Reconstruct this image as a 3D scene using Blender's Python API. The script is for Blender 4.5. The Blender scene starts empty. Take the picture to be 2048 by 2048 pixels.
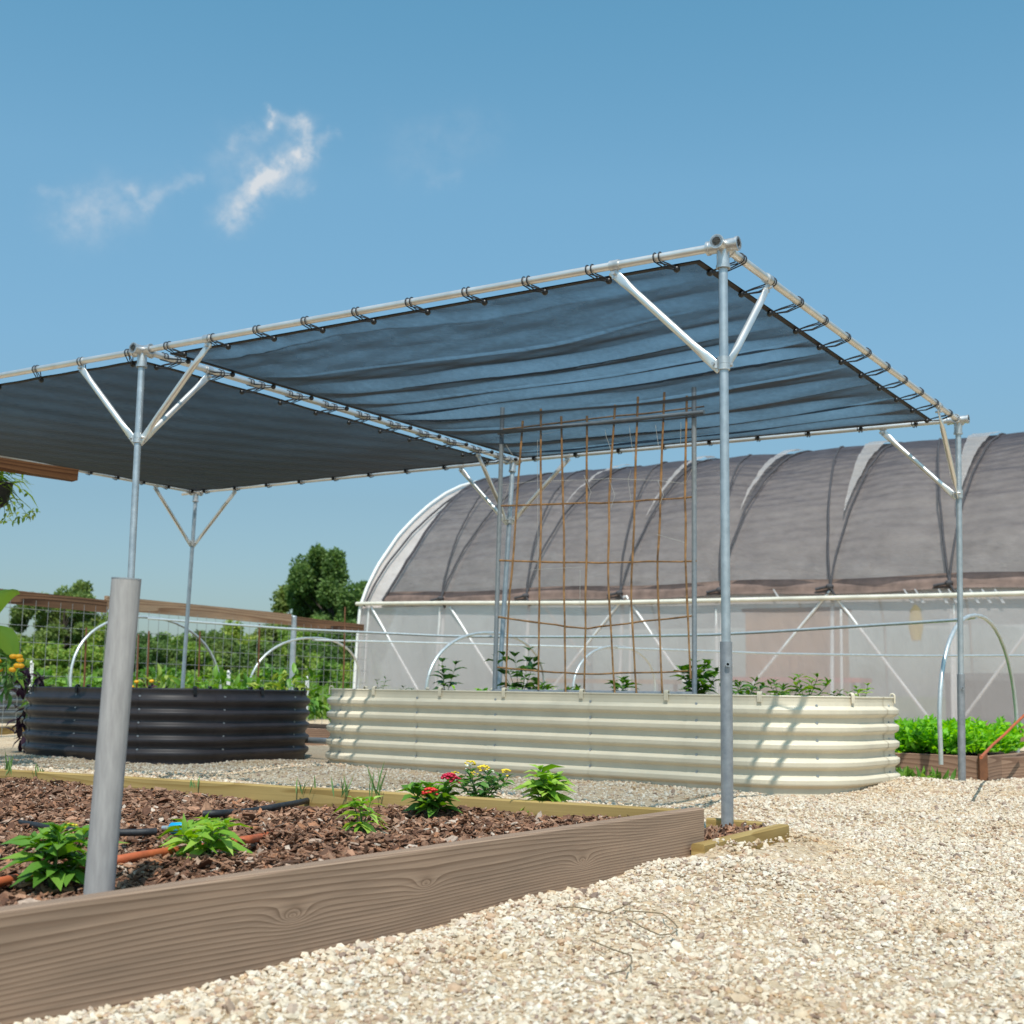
import bpy, math, random
import numpy as np
from mathutils import Matrix, Vector, Quaternion

random.seed(7); RNG = np.random.default_rng(11)
scene = bpy.context.scene
COL = scene.collection

# ------------------------------------------------------------------ camera maths (2048 px photo)
F = 2609.0; HOR = 1380.0; ROLL = 0.0148; CAMZ = 0.5
TH = math.atan((HOR - 1024) / F)
_fw = np.array([0, math.cos(TH), math.sin(TH)]); _up0 = np.array([0, -math.sin(TH), math.cos(TH)]); _rt0 = np.array([1., 0, 0])
_rt = _rt0 * math.cos(ROLL) + _up0 * math.sin(ROLL); _up = _up0 * math.cos(ROLL) - _rt0 * math.sin(ROLL)
C0 = np.array([0, 0, CAMZ])
def ray(x, y): return (x - 1024) / F * _rt - (y - 1024) / F * _up + _fw
def onz(x, y, z):
    r = ray(x, y); return C0 + r * ((z - CAMZ) / r[2])
def ony(x, y, Y):
    r = ray(x, y); return C0 + r * (Y / r[1])
def onplane(x, y, p, n):
    r = ray(x, y); n = np.array(n, float); return C0 + r * (np.dot(np.array(p) - C0, n) / np.dot(r, n))
def prj(P):
    q = np.asarray(P, float) - C0; c = q @ _fw
    return 1024 + F * (q @ _rt) / c, 1024 - F * (q @ _up) / c

# ------------------------------------------------------------------ materials
def newmat(name):
    m = bpy.data.materials.new(name); m.use_nodes = True
    nt = m.node_tree; b = nt.nodes['Principled BSDF']
    return m, nt, nt.nodes, nt.links, b
def N(nt, typ, **kw):
    n = nt.nodes.new(typ)
    for k, v in kw.items():
        if k in ('inp',):
            for kk, vv in v.items(): n.inputs[kk].default_value = vv
        else: setattr(n, k, v)
    return n
def ramp(nt, fac, stops):
    r = nt.nodes.new('ShaderNodeValToRGB')
    el = r.color_ramp.elements
    while len(el) > 1: el.remove(el[-1])
    el[0].position = stops[0][0]; el[0].color = (*stops[0][1], 1)
    for p, c in stops[1:]:
        e = el.new(p); e.color = (*c, 1)
    nt.links.new(fac, r.inputs[0]); return r.outputs[0]
def coords(nt, scale=(1, 1, 1), kind='Object', rot=(0,0,0)):
    t = nt.nodes.new('ShaderNodeTexCoord'); mp = nt.nodes.new('ShaderNodeMapping')
    mp.inputs['Scale'].default_value = scale; mp.inputs['Rotation'].default_value = rot
    nt.links.new(t.outputs[kind], mp.inputs[0]); return mp.outputs[0]
def noise(nt, vec, scale, detail=4, rough=.55, dist=0.0):
    n = nt.nodes.new('ShaderNodeTexNoise'); n.inputs['Scale'].default_value = scale
    n.inputs['Detail'].default_value = detail; n.inputs['Roughness'].default_value = rough
    n.inputs['Distortion'].default_value = dist
    nt.links.new(vec, n.inputs['Vector']); return n.outputs[0]
def math_(nt, op, a, b=None, clamp=False):
    n = nt.nodes.new('ShaderNodeMath'); n.operation = op; n.use_clamp = clamp
    for i, v in enumerate((a, b)):
        if v is None: continue
        if isinstance(v, (int, float)): n.inputs[i].default_value = v
        else: nt.links.new(v, n.inputs[i])
    return n.outputs[0]
def bump(nt, h, strength, dist, bsdf):
    b = nt.nodes.new('ShaderNodeBump'); b.inputs['Strength'].default_value = strength; b.inputs['Distance'].default_value = dist
    nt.links.new(h, b.inputs['Height']); nt.links.new(b.outputs[0], bsdf.inputs['Normal'])

def mat_metal(name, c1, c2, metallic=.85, rough=.38, sc=25, stretch=(1, 1, 1), bmp=.08):
    m, nt, ns, lk, b = newmat(name)
    v = coords(nt, stretch)
    f = noise(nt, v, sc, 5, .6)
    lk.new(ramp(nt, f, [(.3, c1), (.7, c2)]), b.inputs['Base Color'])
    b.inputs['Metallic'].default_value = metallic
    f2 = noise(nt, v, sc * .3, 3)
    lk.new(math_(nt, 'ADD', math_(nt, 'MULTIPLY', f2, .3), rough - .15), b.inputs['Roughness'])
    bump(nt, f, bmp, .002, b)
    return m
def mat_plain(name, c, rough=.5, metallic=0, var=.15, sc=8, bmp=0.0, spec=.5):
    m, nt, ns, lk, b = newmat(name)
    v = coords(nt); f = noise(nt, v, sc, 5, .6)
    lo = tuple(x * (1 - var) for x in c); hi = tuple(min(1, x * (1 + var)) for x in c)
    lk.new(ramp(nt, f, [(.3, lo), (.7, hi)]), b.inputs['Base Color'])
    b.inputs['Roughness'].default_value = rough; b.inputs['Metallic'].default_value = metallic
    b.inputs['Specular IOR Level'].default_value = spec
    if bmp: bump(nt, f, bmp, .004, b)
    return m
def mat_island(name, stops, rough=.8, nsc=0, nvar=.3, bmp=.3, trans=0.0, spec=.3, objvar=0):
    """colour drawn per loose piece (stone, chip, leaf)"""
    m, nt, ns, lk, b = newmat(name)
    g = ns.new('ShaderNodeNewGeometry')
    col = ramp(nt, g.outputs['Random Per Island'], stops)
    if nsc:
        f = noise(nt, coords(nt), nsc, 4, .6)
        mx = N(nt, 'ShaderNodeMix', data_type='RGBA', blend_type='MULTIPLY'); mx.inputs[0].default_value = 1
        lk.new(col, mx.inputs[6]); lk.new(ramp(nt, f, [(.3, (1 - nvar,) * 3), (.7, (1.0 + nvar*.3,) * 3)]), mx.inputs[7]); col = mx.outputs[2]
        if bmp: bump(nt, f, bmp, .004, b)
    if objvar:
        oi = ns.new('ShaderNodeObjectInfo'); h2 = ns.new('ShaderNodeHueSaturation')
        lk.new(math_(nt, 'ADD', math_(nt, 'MULTIPLY', oi.outputs['Random'], .05), .462), h2.inputs['Hue'])
        lk.new(math_(nt, 'ADD', math_(nt, 'MULTIPLY', oi.outputs['Random'], -objvar), 1 + objvar * .6), h2.inputs['Value'])
        lk.new(col, h2.inputs['Color']); col = h2.outputs[0]
    lk.new(col, b.inputs['Base Color']); b.inputs['Roughness'].default_value = rough
    b.inputs['Specular IOR Level'].default_value = spec
    if trans:
        tr = ns.new('ShaderNodeBsdfTranslucent'); hs = ns.new('ShaderNodeHueSaturation')
        hs.inputs['Hue'].default_value = .485; hs.inputs['Saturation'].default_value = 1.15; hs.inputs['Value'].default_value = 1.7
        lk.new(col, hs.inputs['Color']); lk.new(hs.outputs[0], tr.inputs[0])
        mix = ns.new('ShaderNodeMixShader'); mix.inputs[0].default_value = trans
        lk.new(b.outputs[0], mix.inputs[1]); lk.new(tr.outputs[0], mix.inputs[2])
        lk.new(mix.outputs[0], ns['Material Output'].inputs['Surface'])
    return m
def mat_wood(name, dark, light, along=.6, across=9.0, rings=9.0, rough=.75, tint=None, grain=1.0, swirl=1.5, knots=()):
    """plain-sawn board: growth rings are contour lines of a smooth field stretched along local X"""
    m, nt, ns, lk, b = newmat(name)
    v = coords(nt, (along, across * .6, across))
    fld = noise(nt, v, 1.0, 1.5, .35, .35)
    t = ns.new('ShaderNodeTexCoord'); sp = ns.new('ShaderNodeSeparateXYZ'); lk.new(t.outputs['Object'], sp.inputs[0])
    zz = math_(nt, 'MULTIPLY', math_(nt, 'ADD', sp.outputs[2], math_(nt, 'MULTIPLY', sp.outputs[1], .8)), rings * 5.5)
    for kx, kz, ka, kw in knots:
        ex = math_(nt, 'MULTIPLY', math_(nt, 'SUBTRACT', sp.outputs[0], kx), 1 / (kw * 2.6)); ez = math_(nt, 'MULTIPLY', math_(nt, 'SUBTRACT', sp.outputs[2], kz), 1 / kw)
        g = math_(nt, 'EXPONENT', math_(nt, 'MULTIPLY', math_(nt, 'SQRT', math_(nt, 'ADD', math_(nt, 'ADD', math_(nt, 'MULTIPLY', ex, ex), math_(nt, 'MULTIPLY', ez, ez)), .02)), -1.25))
        zz = math_(nt, 'ADD', zz, math_(nt, 'MULTIPLY', g, ka))
    ring = math_(nt, 'FRACT', math_(nt, 'ADD', math_(nt, 'MULTIPLY', fld, rings * swirl), zz))
    rc = ramp(nt, ring, [(0, light), (.55, tuple(.6 * a + .4 * c for a, c in zip(light, dark))), (.86, dark), (.95, dark), (1, light)])
    fine = noise(nt, coords(nt, (3, 160, 160)), 1.0, 3, .6)
    blot = noise(nt, coords(nt, (1.6, 5, 5)), 1.0, 4, .6)
    mx = N(nt, 'ShaderNodeMix', data_type='RGBA', blend_type='MULTIPLY'); mx.inputs[0].default_value = grain
    lk.new(rc, mx.inputs[6]); lk.new(ramp(nt, fine, [(.25, (.72,) * 3), (.75, (1.08,) * 3)]), mx.inputs[7])
    mx2 = N(nt, 'ShaderNodeMix', data_type='RGBA', blend_type='MULTIPLY'); mx2.inputs[0].default_value = 1
    lk.new(mx.outputs[2], mx2.inputs[6]); lk.new(ramp(nt, blot, [(.3, (.8, .79, .78)), (.7, tint or (1.08, 1.06, 1.04))]), mx2.inputs[7])
    lk.new(mx2.outputs[2], b.inputs['Base Color']); b.inputs['Roughness'].default_value = rough
    b.inputs['Specular IOR Level'].default_value = .25
    bump(nt, math_(nt, 'SUBTRACT', fine, math_(nt, 'MULTIPLY', ring, .6)), .35, .0015, b)
    return m
def mat_net(name, col, T0, trl=.2, nsc=30):
    """knitted shade net: the flatter you look at it the less you see through it, from any side"""
    m, nt, ns, lk, b = newmat(name)
    g = ns.new('ShaderNodeNewGeometry')
    d = ns.new('ShaderNodeVectorMath'); d.operation = 'DOT_PRODUCT'
    lk.new(g.outputs['Normal'], d.inputs[0]); lk.new(g.outputs['Incoming'], d.inputs[1])
    c = math_(nt, 'MAXIMUM', math_(nt, 'ABSOLUTE', d.outputs['Value']), .04)
    f = noise(nt, coords(nt), nsc, 4, .6)
    f2 = noise(nt, coords(nt), 2.2, 4, .6)
    base = math_(nt, 'ADD', math_(nt, 'MULTIPLY', math_(nt, 'SUBTRACT', math_(nt, 'ADD', f, f2), 1.0), .16), T0)
    T = math_(nt, 'POWER', base, math_(nt, 'DIVIDE', 1.0, c), True)
    lk.new(ramp(nt, f, [(.3, tuple(x * .75 for x in col)), (.7, tuple(x * 1.25 for x in col))]), b.inputs['Base Color'])
    b.inputs['Roughness'].default_value = .6; b.inputs['Specular IOR Level'].default_value = .3
    tl = ns.new('ShaderNodeBsdfTranslucent'); tl.inputs[0].default_value = (*col, 1)
    mx = ns.new('ShaderNodeMixShader'); mx.inputs[0].default_value = trl
    lk.new(b.outputs[0], mx.inputs[1]); lk.new(tl.outputs[0], mx.inputs[2])
    tp = ns.new('ShaderNodeBsdfTransparent')
    m2 = ns.new('ShaderNodeMixShader'); lk.new(T, m2.inputs[0]); lk.new(mx.outputs[0], m2.inputs[1]); lk.new(tp.outputs[0], m2.inputs[2])
    lk.new(m2.outputs[0], ns['Material Output'].inputs['Surface'])
    return m
def mat_film(name, col, clear, rough=.3, wr=(1, 1, 1), wsc=6, bstr=.3, trl=.35):
    """milky greenhouse plastic: part clear, part scattering, a little gloss, wrinkled"""
    m, nt, ns, lk, b = newmat(name)
    v = coords(nt, wr); f = noise(nt, v, wsc, 4, .6, .3)
    lk.new(ramp(nt, f, [(.3, tuple(x * .8 for x in col)), (.7, tuple(min(1, x * 1.1) for x in col))]), b.inputs['Base Color'])
    b.inputs['Roughness'].default_value = rough; b.inputs['Specular IOR Level'].default_value = .5
    bump(nt, f, bstr, .05, b)
    tl = ns.new('ShaderNodeBsdfTranslucent'); tl.inputs[0].default_value = (*col, 1)
    mx = ns.new('ShaderNodeMixShader'); mx.inputs[0].default_value = trl
    lk.new(b.outputs[0], mx.inputs[1]); lk.new(tl.outputs[0], mx.inputs[2])
    tp = ns.new('ShaderNodeBsdfTransparent'); m2 = ns.new('ShaderNodeMixShader')
    lk.new(math_(nt, 'ADD', math_(nt, 'MULTIPLY', math_(nt, 'SUBTRACT', f, .5), .35), clear, True), m2.inputs[0])
    lk.new(mx.outputs[0], m2.inputs[1]); lk.new(tp.outputs[0], m2.inputs[2])
    lk.new(m2.outputs[0], ns['Material Output'].inputs['Surface'])
    return m

M = {}
M['galv'] = mat_metal('galvanised_steel', (.38, .43, .47), (.54, .59, .63), .65, .42, 22, bmp=0)
M['sleeve'] = mat_metal('dull_sleeve', (.25, .27, .30), (.38, .40, .43), .6, .5, 25, bmp=0)
M['galv_dark'] = mat_metal('weathered_conduit', (.30, .33, .36), (.42, .45, .48), .5, .5, 40, bmp=0)
M['alu'] = mat_metal('bright_pipe', (.68, .65, .62), (.80, .78, .76), .75, .42, 12, bmp=0)
M['brace'] = mat_metal('brace_pipe', (.74, .72, .69), (.86, .84, .81), .75, .36, 12, bmp=0)
M['casting'] = mat_metal('cast_fitting', (.5, .5, .5), (.72, .72, .72), .8, .42, 30, bmp=.3)
M['pipe_near'] = mat_metal('worn_pipe', (.31, .295, .29), (.42, .40, .39), .08, .7, 14, (8, 8, 1.2), .05)
M['pipe_near'].node_tree.nodes['Principled BSDF'].inputs['Specular IOR Level'].default_value = .2
M['black'] = mat_plain('black_rubber', (.012, .013, .016), .35, 0, .3, 40)
M['cord'] = mat_plain('black_cord', (.012, .016, .024), .6, 0, .3, 60)
M['hem'] = mat_plain('hem_tape', (.02, .017, .018), .75, 0, .4, 30, .3)
M['net_r'] = mat_net('shade_net_light', (.008, .016, .028), .635)
M['net_l'] = mat_net('shade_net_dense', (.010, .018, .030), .55)
M['beige'] = mat_plain('cream_painted_metal', (.67, .605, .475), .45, 0, .07, 5, .02, .35)
M['dark'] = mat_plain('charcoal_painted_metal', (.038, .033, .038), .45, .0, .25, 5, .02, .4)
M['grey_metal'] = mat_plain('grey_ribbed_metal', (.16, .18, .19), .4, .4, .25, 9)
M['soil'] = mat_plain('potting_soil', (.05, .033, .022), .95, 0, .5, 40, .8, .1)
M['cane'] = mat_plain('bamboo_cane', (.36, .19, .075), .55, 0, .6, 16, .1)
M['twine'] = mat_plain('white_twine', (.62, .62, .58), .8, 0, .1)

M['wood_yellow'] = mat_wood('treated_pine', (.33, .22, .075), (.46, .33, .13), .8, 7, 5.0, grain=.5)
M['wood_rail'] = mat_wood('old_rail_timber', (.055, .030, .018), (.25, .145, .085), .35, 5, 5.0, tint=(1.25, 1.1, 1.0))
M['wood_beam'] = mat_wood('stained_beam', (.10, .04, .018), (.25, .12, .055), .5, 6, 6.0)
M['wood_bed'] = mat_wood('bed_board', (.21, .125, .085), (.36, .235, .165), .5, 5, 7.0)
M['stone'] = mat_island('limestone_gravel', [(0, (.70, .62, .50)), (.25, (.62, .53, .41)), (.45, (.76, .70, .60)), (.62, (.55, .40, .25)), (.72, (.70, .64, .55)), (.84, (.48, .36, .28)), (.92, (.56, .39, .26)), (.97, (.34, .25, .20)), (1, (.24, .18, .15))], .8, 60, .25, .4)
_nt = M['stone'].node_tree; _b = _nt.nodes['Principled BSDF']; _src = _b.inputs['Base Color'].links[0].from_socket
_mx = N(_nt, 'ShaderNodeMix', data_type='RGBA', blend_type='MULTIPLY'); _mx.inputs[0].default_value = 1; _nt.links.new(_src, _mx.inputs[6])
_nt.links.new(ramp(_nt, noise(_nt, coords(_nt), 1.7, 5, .6), [(.33, (.84, .72, .58)), (.43, (.98, .95, .91)), (.60, (1.0, 1.0, 1.0)), (.72, (.95, .89, .81))]), _mx.inputs[7]); _nt.links.new(_mx.outputs[2], _b.inputs['Base Color'])
M['chip'] = mat_island('bark_chips', [(0, (.11, .048, .026)), (.2, (.225, .108, .062)), (.4, (.32, .172, .105)), (.55, (.09, .042, .024)), (.75, (.38, .225, .145)), (.88, (.40, .175, .085)), (.96, (.46, .33, .25)), (1, (.58, .48, .39))], .72, 90, .45, .5)
M['leaf'] = mat_island('green_leaves', [(0, (.065, .17, .022)), (.5, (.12, .27, .036)), (1, (.21, .38, .06))], .45, 0, trans=.30, spec=.4)
M['leaf_lime'] = mat_island('lime_leaves', [(0, (.14, .30, .03)), (.5, (.25, .44, .055)), (1, (.40, .56, .12))], .45, 0, trans=.32, spec=.4)
M['leaf_deep'] = mat_island('deep_green_leaves', [(0, (.04, .115, .024)), (.5, (.075, .195, .04)), (1, (.14, .29, .065))], .42, 0, trans=.25, spec=.45)
M['leaf_lettuce'] = mat_island('salad_leaves', [(0, (.10, .32, .02)), (.5, (.20, .50, .035)), (1, (.34, .64, .07))], .45, 0, trans=.45)
M['leaf_tree'] = mat_island('tree_leaves', [(0, (.070, .125, .036)), (.5, (.125, .205, .060)), (1, (.19, .29, .085))], .6, 0, trans=.36, spec=.2, objvar=.35)
M['leaf_field'] = mat_island('field_leaves', [(0, (.09, .20, .035)), (.5, (.17, .30, .055)), (1, (.30, .40, .10))], .6, 0, trans=.32, spec=.2, objvar=.35)
M['leaf_purple'] = mat_island('purple_leaves', [(0, (.02, .010, .018)), (1, (.06, .025, .045))], .5, 0, trans=.15)
M['stem'] = mat_plain('green_stem', (.10, .17, .05), .6)
M['bark'] = mat_plain('tree_bark', (.06, .045, .035), .9, 0, .4, 3, .5)
M['petal_red'] = mat_plain('red_petals', (.50, .012, .05), .5)
M['petal_orange'] = mat_plain('scarlet_petals', (.62, .03, .02), .5)
M['petal_yellow'] = mat_plain('yellow_petals', (.75, .55, .03), .5)
M['petal_gold'] = mat_plain('golden_petals', (.75, .38, .01), .5)
M['petal_white'] = mat_plain('white_petals', (.75, .74, .62), .5)
M['grass'] = mat_island('grass_blades', [(0, (.10, .20, .06)), (1, (.22, .33, .12))], .6, 0, trans=.25)
M['hose_black'] = mat_plain('black_hose', (.018, .020, .024), .6, 0, .4, 60, .4)
M['hose_rust'] = mat_plain('terracotta_hose', (.42, .10, .035), .65, 0, .2, 40, .2)
M['blue'] = mat_plain('blue_plastic', (.004, .30, .62), .4, 0, .1)
M['hoop'] = mat_metal('hoop_conduit', (.52, .56, .57), (.68, .72, .72), .55, .4, 30)
M['wire'] = mat_metal('mesh_wire', (.26, .28, .28), (.36, .38, .38), .4, .5, 30, bmp=0)
M['rust'] = mat_plain('rusty_rod', (.16, .065, .028), .8, 0, .35, 20)
M['film_side'] = mat_film('side_wall_film', (.72, .66, .655), .46, .28, (1.3, 1.3, .5), 2.2, .6)
M['film_end'] = mat_film('end_film', (.74, .75, .78), .30, .22, (1, 1, 1), 2.5, .35)
M['film_roof'] = mat_film('roof_film', (.80, .715, .68), .16, .25, (.6, .6, 1.6), 6, .7)
M['strut'] = mat_metal('painted_strut', (.66, .66, .66), (.8, .8, .8), .3, .45, 20)
M['hip'] = mat_plain('white_hip_board', (.66, .63, .54), .6, 0, .15, 4)
M['rope'] = mat_plain('dark_rope', (.055, .052, .058), .8, 0, .3, 20)
M['white'] = mat_plain('white_plastic', (.72, .72, .70), .5, 0, .06)
M['tan'] = mat_plain('tan_plywood', (.62, .38, .20), .7, 0, .2, 3)
M['pink'] = mat_plain('faded_red_plastic', (.70, .16, .12), .6, 0, .2, 3)
M['yellow_bag'] = mat_plain('yellow_plastic', (.80, .60, .04), .5, 0, .2, 5)
M['bin'] = mat_plain('dark_blue_bin', (.015, .03, .045), .45, 0, .3, 3)
M['twig'] = mat_plain('dry_twig', (.20, .15, .09), .85, 0, .3, 30)

def mat_ground():
    m, nt, ns, lk, b = newmat('sandy_gravel')
    v = coords(nt)
    f = noise(nt, v, 70, 6, .7); f2 = noise(nt, v, 1.1, 4, .55)
    vo = ns.new('ShaderNodeTexVoronoi'); vo.inputs['Scale'].default_value = 75; lk.new(v, vo.inputs['Vector'])
    sp = ns.new('ShaderNodeSeparateColor'); lk.new(vo.outputs['Color'], sp.inputs[0])
    col = ramp(nt, sp.outputs[0], [(0, (.60, .48, .34)), (.4, (.68, .57, .42)), (.7, (.55, .42, .29)), (.88, (.70, .60, .48)), (1, (.36, .25, .17))])
    mx = N(nt, 'ShaderNodeMix', data_type='RGBA', blend_type='MULTIPLY'); mx.inputs[0].default_value = 1
    lk.new(col, mx.inputs[6]); lk.new(ramp(nt, f2, [(.35, (.80, .74, .66)), (.65, (1.05, 1.03, 1.0))]), mx.inputs[7])
    lk.new(mx.outputs[2], b.inputs['Base Color']); b.inputs['Roughness'].default_value = .95
    b.inputs['Specular IOR Level'].default_value = .15
    bump(nt, math_(nt, 'SUBTRACT', f, math_(nt, 'MULTIPLY', vo.outputs['Distance'], .8)), .8, .012, b)
    return m
M['ground'] = mat_ground()
def mat_field():
    m, nt, ns, lk, b = newmat('meadow_ground')
    f = noise(nt, coords(nt), .6, 6, .65)
    lk.new(ramp(nt, f, [(.3, (.05, .09, .02)), (.55, (.09, .13, .035)), (.75, (.16, .15, .07))]), b.inputs['Base Color'])
    b.inputs['Roughness'].default_value = 1; b.inputs['Specular IOR Level'].default_value = .1
    return m
M['field'] = mat_field()

# ------------------------------------------------------------------ mesh helpers
def link(o, parent=None):
    COL.objects.link(o)
    if parent is not None:
        o.parent = parent
        o.matrix_parent_inverse = world_of(parent).inverted()
    return o
WORLD = {}
def world_of(o):
    m = o.matrix_basis.copy()
    if o.parent is not None: m = world_of(o.parent) @ o.matrix_parent_inverse @ m
    return m
def tag(o, label=None, cat=None, group=None, kind=None):
    if label: o['label'] = label
    if cat: o['category'] = cat
    if group: o['group'] = group
    if kind: o['kind'] = kind
    return o
def thing(name, loc, label, cat, group=None):
    o = bpy.data.objects.new(name, None); o.empty_display_size = .1
    o.location = Vector([float(c) for c in loc]); COL.objects.link(o)
    return tag(o, label, cat, group)

class MB:
    def __init__(s): s.v = []; s.f = []; s.sm = []
    def add(s, vs, fs, smooth=False):
        o = len(s.v); s.v += [tuple(float(c) for c in p) for p in vs]
        s.f += [tuple(o + i for i in f) for f in fs]; s.sm += [smooth] * len(fs); return s
    def box(s, p0, ax, ay, az):
        """corner p0 with three edge vectors"""
        p0, ax, ay, az = [np.array(a, float) for a in (p0, ax, ay, az)]
        vs = [p0, p0 + ax, p0 + ax + ay, p0 + ay]; vs = vs + [q + az for q in vs]
        return s.add(vs, [(0, 3, 2, 1), (4, 5, 6, 7), (0, 1, 5, 4), (1, 2, 6, 5), (2, 3, 7, 6), (3, 0, 4, 7)])
    def cbox(s, c, d):
        c = np.array(c, float); d = np.array(d, float)
        return s.box(c - d / 2, (d[0], 0, 0), (0, d[1], 0), (0, 0, d[2]))
    def tube(s, pts, r, n=10, caps=True, closed=False, flat=None):
        pts = [np.array(p, float) for p in pts]; k = len(pts)
        rs = r if hasattr(r, '__len__') else [r] * k
        T = []
        for i in range(k):
            a = pts[(i - 1) % k] if (closed or i > 0) else pts[i]; b = pts[(i + 1) % k] if (closed or i < k - 1) else pts[i]
            t = b - a; T.append(t / (np.linalg.norm(t) + 1e-12))
        ref = np.array([0, 0, 1.]) if abs(T[0][2]) < .9 else np.array([1., 0, 0])
        nv = np.cross(T[0], ref); nv /= np.linalg.norm(nv)
        vs = []
        for i in range(k):
            nv = nv - T[i] * (nv @ T[i]); nv /= np.linalg.norm(nv) + 1e-12
            bv = np.cross(T[i], nv)
            for j in range(n):
                a = 2 * math.pi * j / n
                if flat is None: vs.append(pts[i] + rs[i] * (math.cos(a) * nv + math.sin(a) * bv))
                else:
                    vs.append(pts[i] + rs[i] * (math.cos(a) * nv * flat[i][0] + math.sin(a) * bv * flat[i][1]))
        fs = []
        for i in range(k if closed else k - 1):
            for j in range(n):
                a = i * n + j; b = i * n + (j + 1) % n; i2 = (i + 1) % k
                fs.append((a, b, i2 * n + (j + 1) % n, i2 * n + j))
        s.add(vs, fs, True)
        if caps and not closed:
            o = len(s.v) - k * n; a0 = s.v[o:o + n]; a1 = s.v[o + (k - 1) * n:o + k * n]
            s.add(a0, [tuple(reversed(range(n)))]); s.add(a1, [tuple(range(n))])
        return s
    def pipe(s, p, q, ro, ri, n=20):
        """hollow open-ended pipe"""
        p = np.array(p, float); q = np.array(q, float); t = q - p; t /= np.linalg.norm(t)
        ref = np.array([0, 0, 1.]) if abs(t[2]) < .9 else np.array([1., 0, 0])
        a = np.cross(t, ref); a /= np.linalg.norm(a); b = np.cross(t, a); vs = []
        for (c, r) in ((p, ro), (q, ro), (q, ri), (p, ri)):
            for j in range(n):
                w = 2 * math.pi * j / n; vs.append(c + r * (math.cos(w) * a + math.sin(w) * b))
        for k in range(4):
            k2 = (k + 1) % 4
            s.add(vs[k * n:(k + 1) * n] + vs[k2 * n:(k2 + 1) * n], [(j, (j + 1) % n, n + (j + 1) % n, n + j) for j in range(n)], k in (0, 2))
        return s
    def ball(s, c, r, nu=12, nv=8, sq=(1, 1, 1)):
        c = np.array(c, float); vs = [c + np.array([0, 0, r * sq[2]])]
        for i in range(1, nv):
            a = math.pi * i / nv
            for j in range(nu):
                w = 2 * math.pi * j / nu
                vs.append(c + r * np.array([math.sin(a) * math.cos(w) * sq[0], math.sin(a) * math.sin(w) * sq[1], math.cos(a) * sq[2]]))
        vs.append(c - np.array([0, 0, r * sq[2]])); fs = []
        for j in range(nu): fs.append((0, 1 + j, 1 + (j + 1) % nu))
        for i in range(nv - 2):
            for j in range(nu):
                a = 1 + i * nu + j; b = 1 + i * nu + (j + 1) % nu; fs.append((a, a + nu, b + nu, b))
        e = len(vs) - 1
        for j in range(nu): fs.append((e, 1 + (nv - 2) * nu + (j + 1) % nu, 1 + (nv - 2) * nu + j))
        return s.add(vs, fs, True)
    def grid(s, P, smooth=True):
        """P: rows x cols x 3"""
        r, c = P.shape[:2]
        return s.add(P.reshape(-1, 3), [(i * c + j, i * c + j + 1, (i + 1) * c + j + 1, (i + 1) * c + j) for i in range(r - 1) for j in range(c - 1)], smooth)
    def build(s, name, mat, parent=None, label=None):
        me = bpy.data.meshes.new(name); me.from_pydata(s.v, [], s.f)
        me.polygons.foreach_set('use_smooth', s.sm); me.materials.append(mat); me.update()
        o = bpy.data.objects.new(name, me); link(o, parent)
        if label: o['label'] = label
        return o
def np_mesh(name, V, Fc, mat, parent=None, smooth=False):
    """many small pieces at once: V (n,3), Fc (m,k)"""
    k = Fc.shape[1]; me = bpy.data.meshes.new(name)
    me.vertices.add(len(V)); me.vertices.foreach_set('co', V.astype(np.float32).ravel())
    me.loops.add(Fc.size); me.loops.foreach_set('vertex_index', Fc.astype(np.int32).ravel())
    me.polygons.add(len(Fc)); me.polygons.foreach_set('loop_start', np.arange(0, Fc.size, k, dtype=np.int32))
    me.polygons.foreach_set('use_smooth', np.full(len(Fc), smooth)); me.materials.append(mat)
    me.update(calc_edges=True); me.validate()
    o = bpy.data.objects.new(name, me); return link(o, parent)
def unit(a): a = np.asarray(a, float); return a / (np.linalg.norm(a, axis=-1, keepdims=True) + 1e-12)

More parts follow.
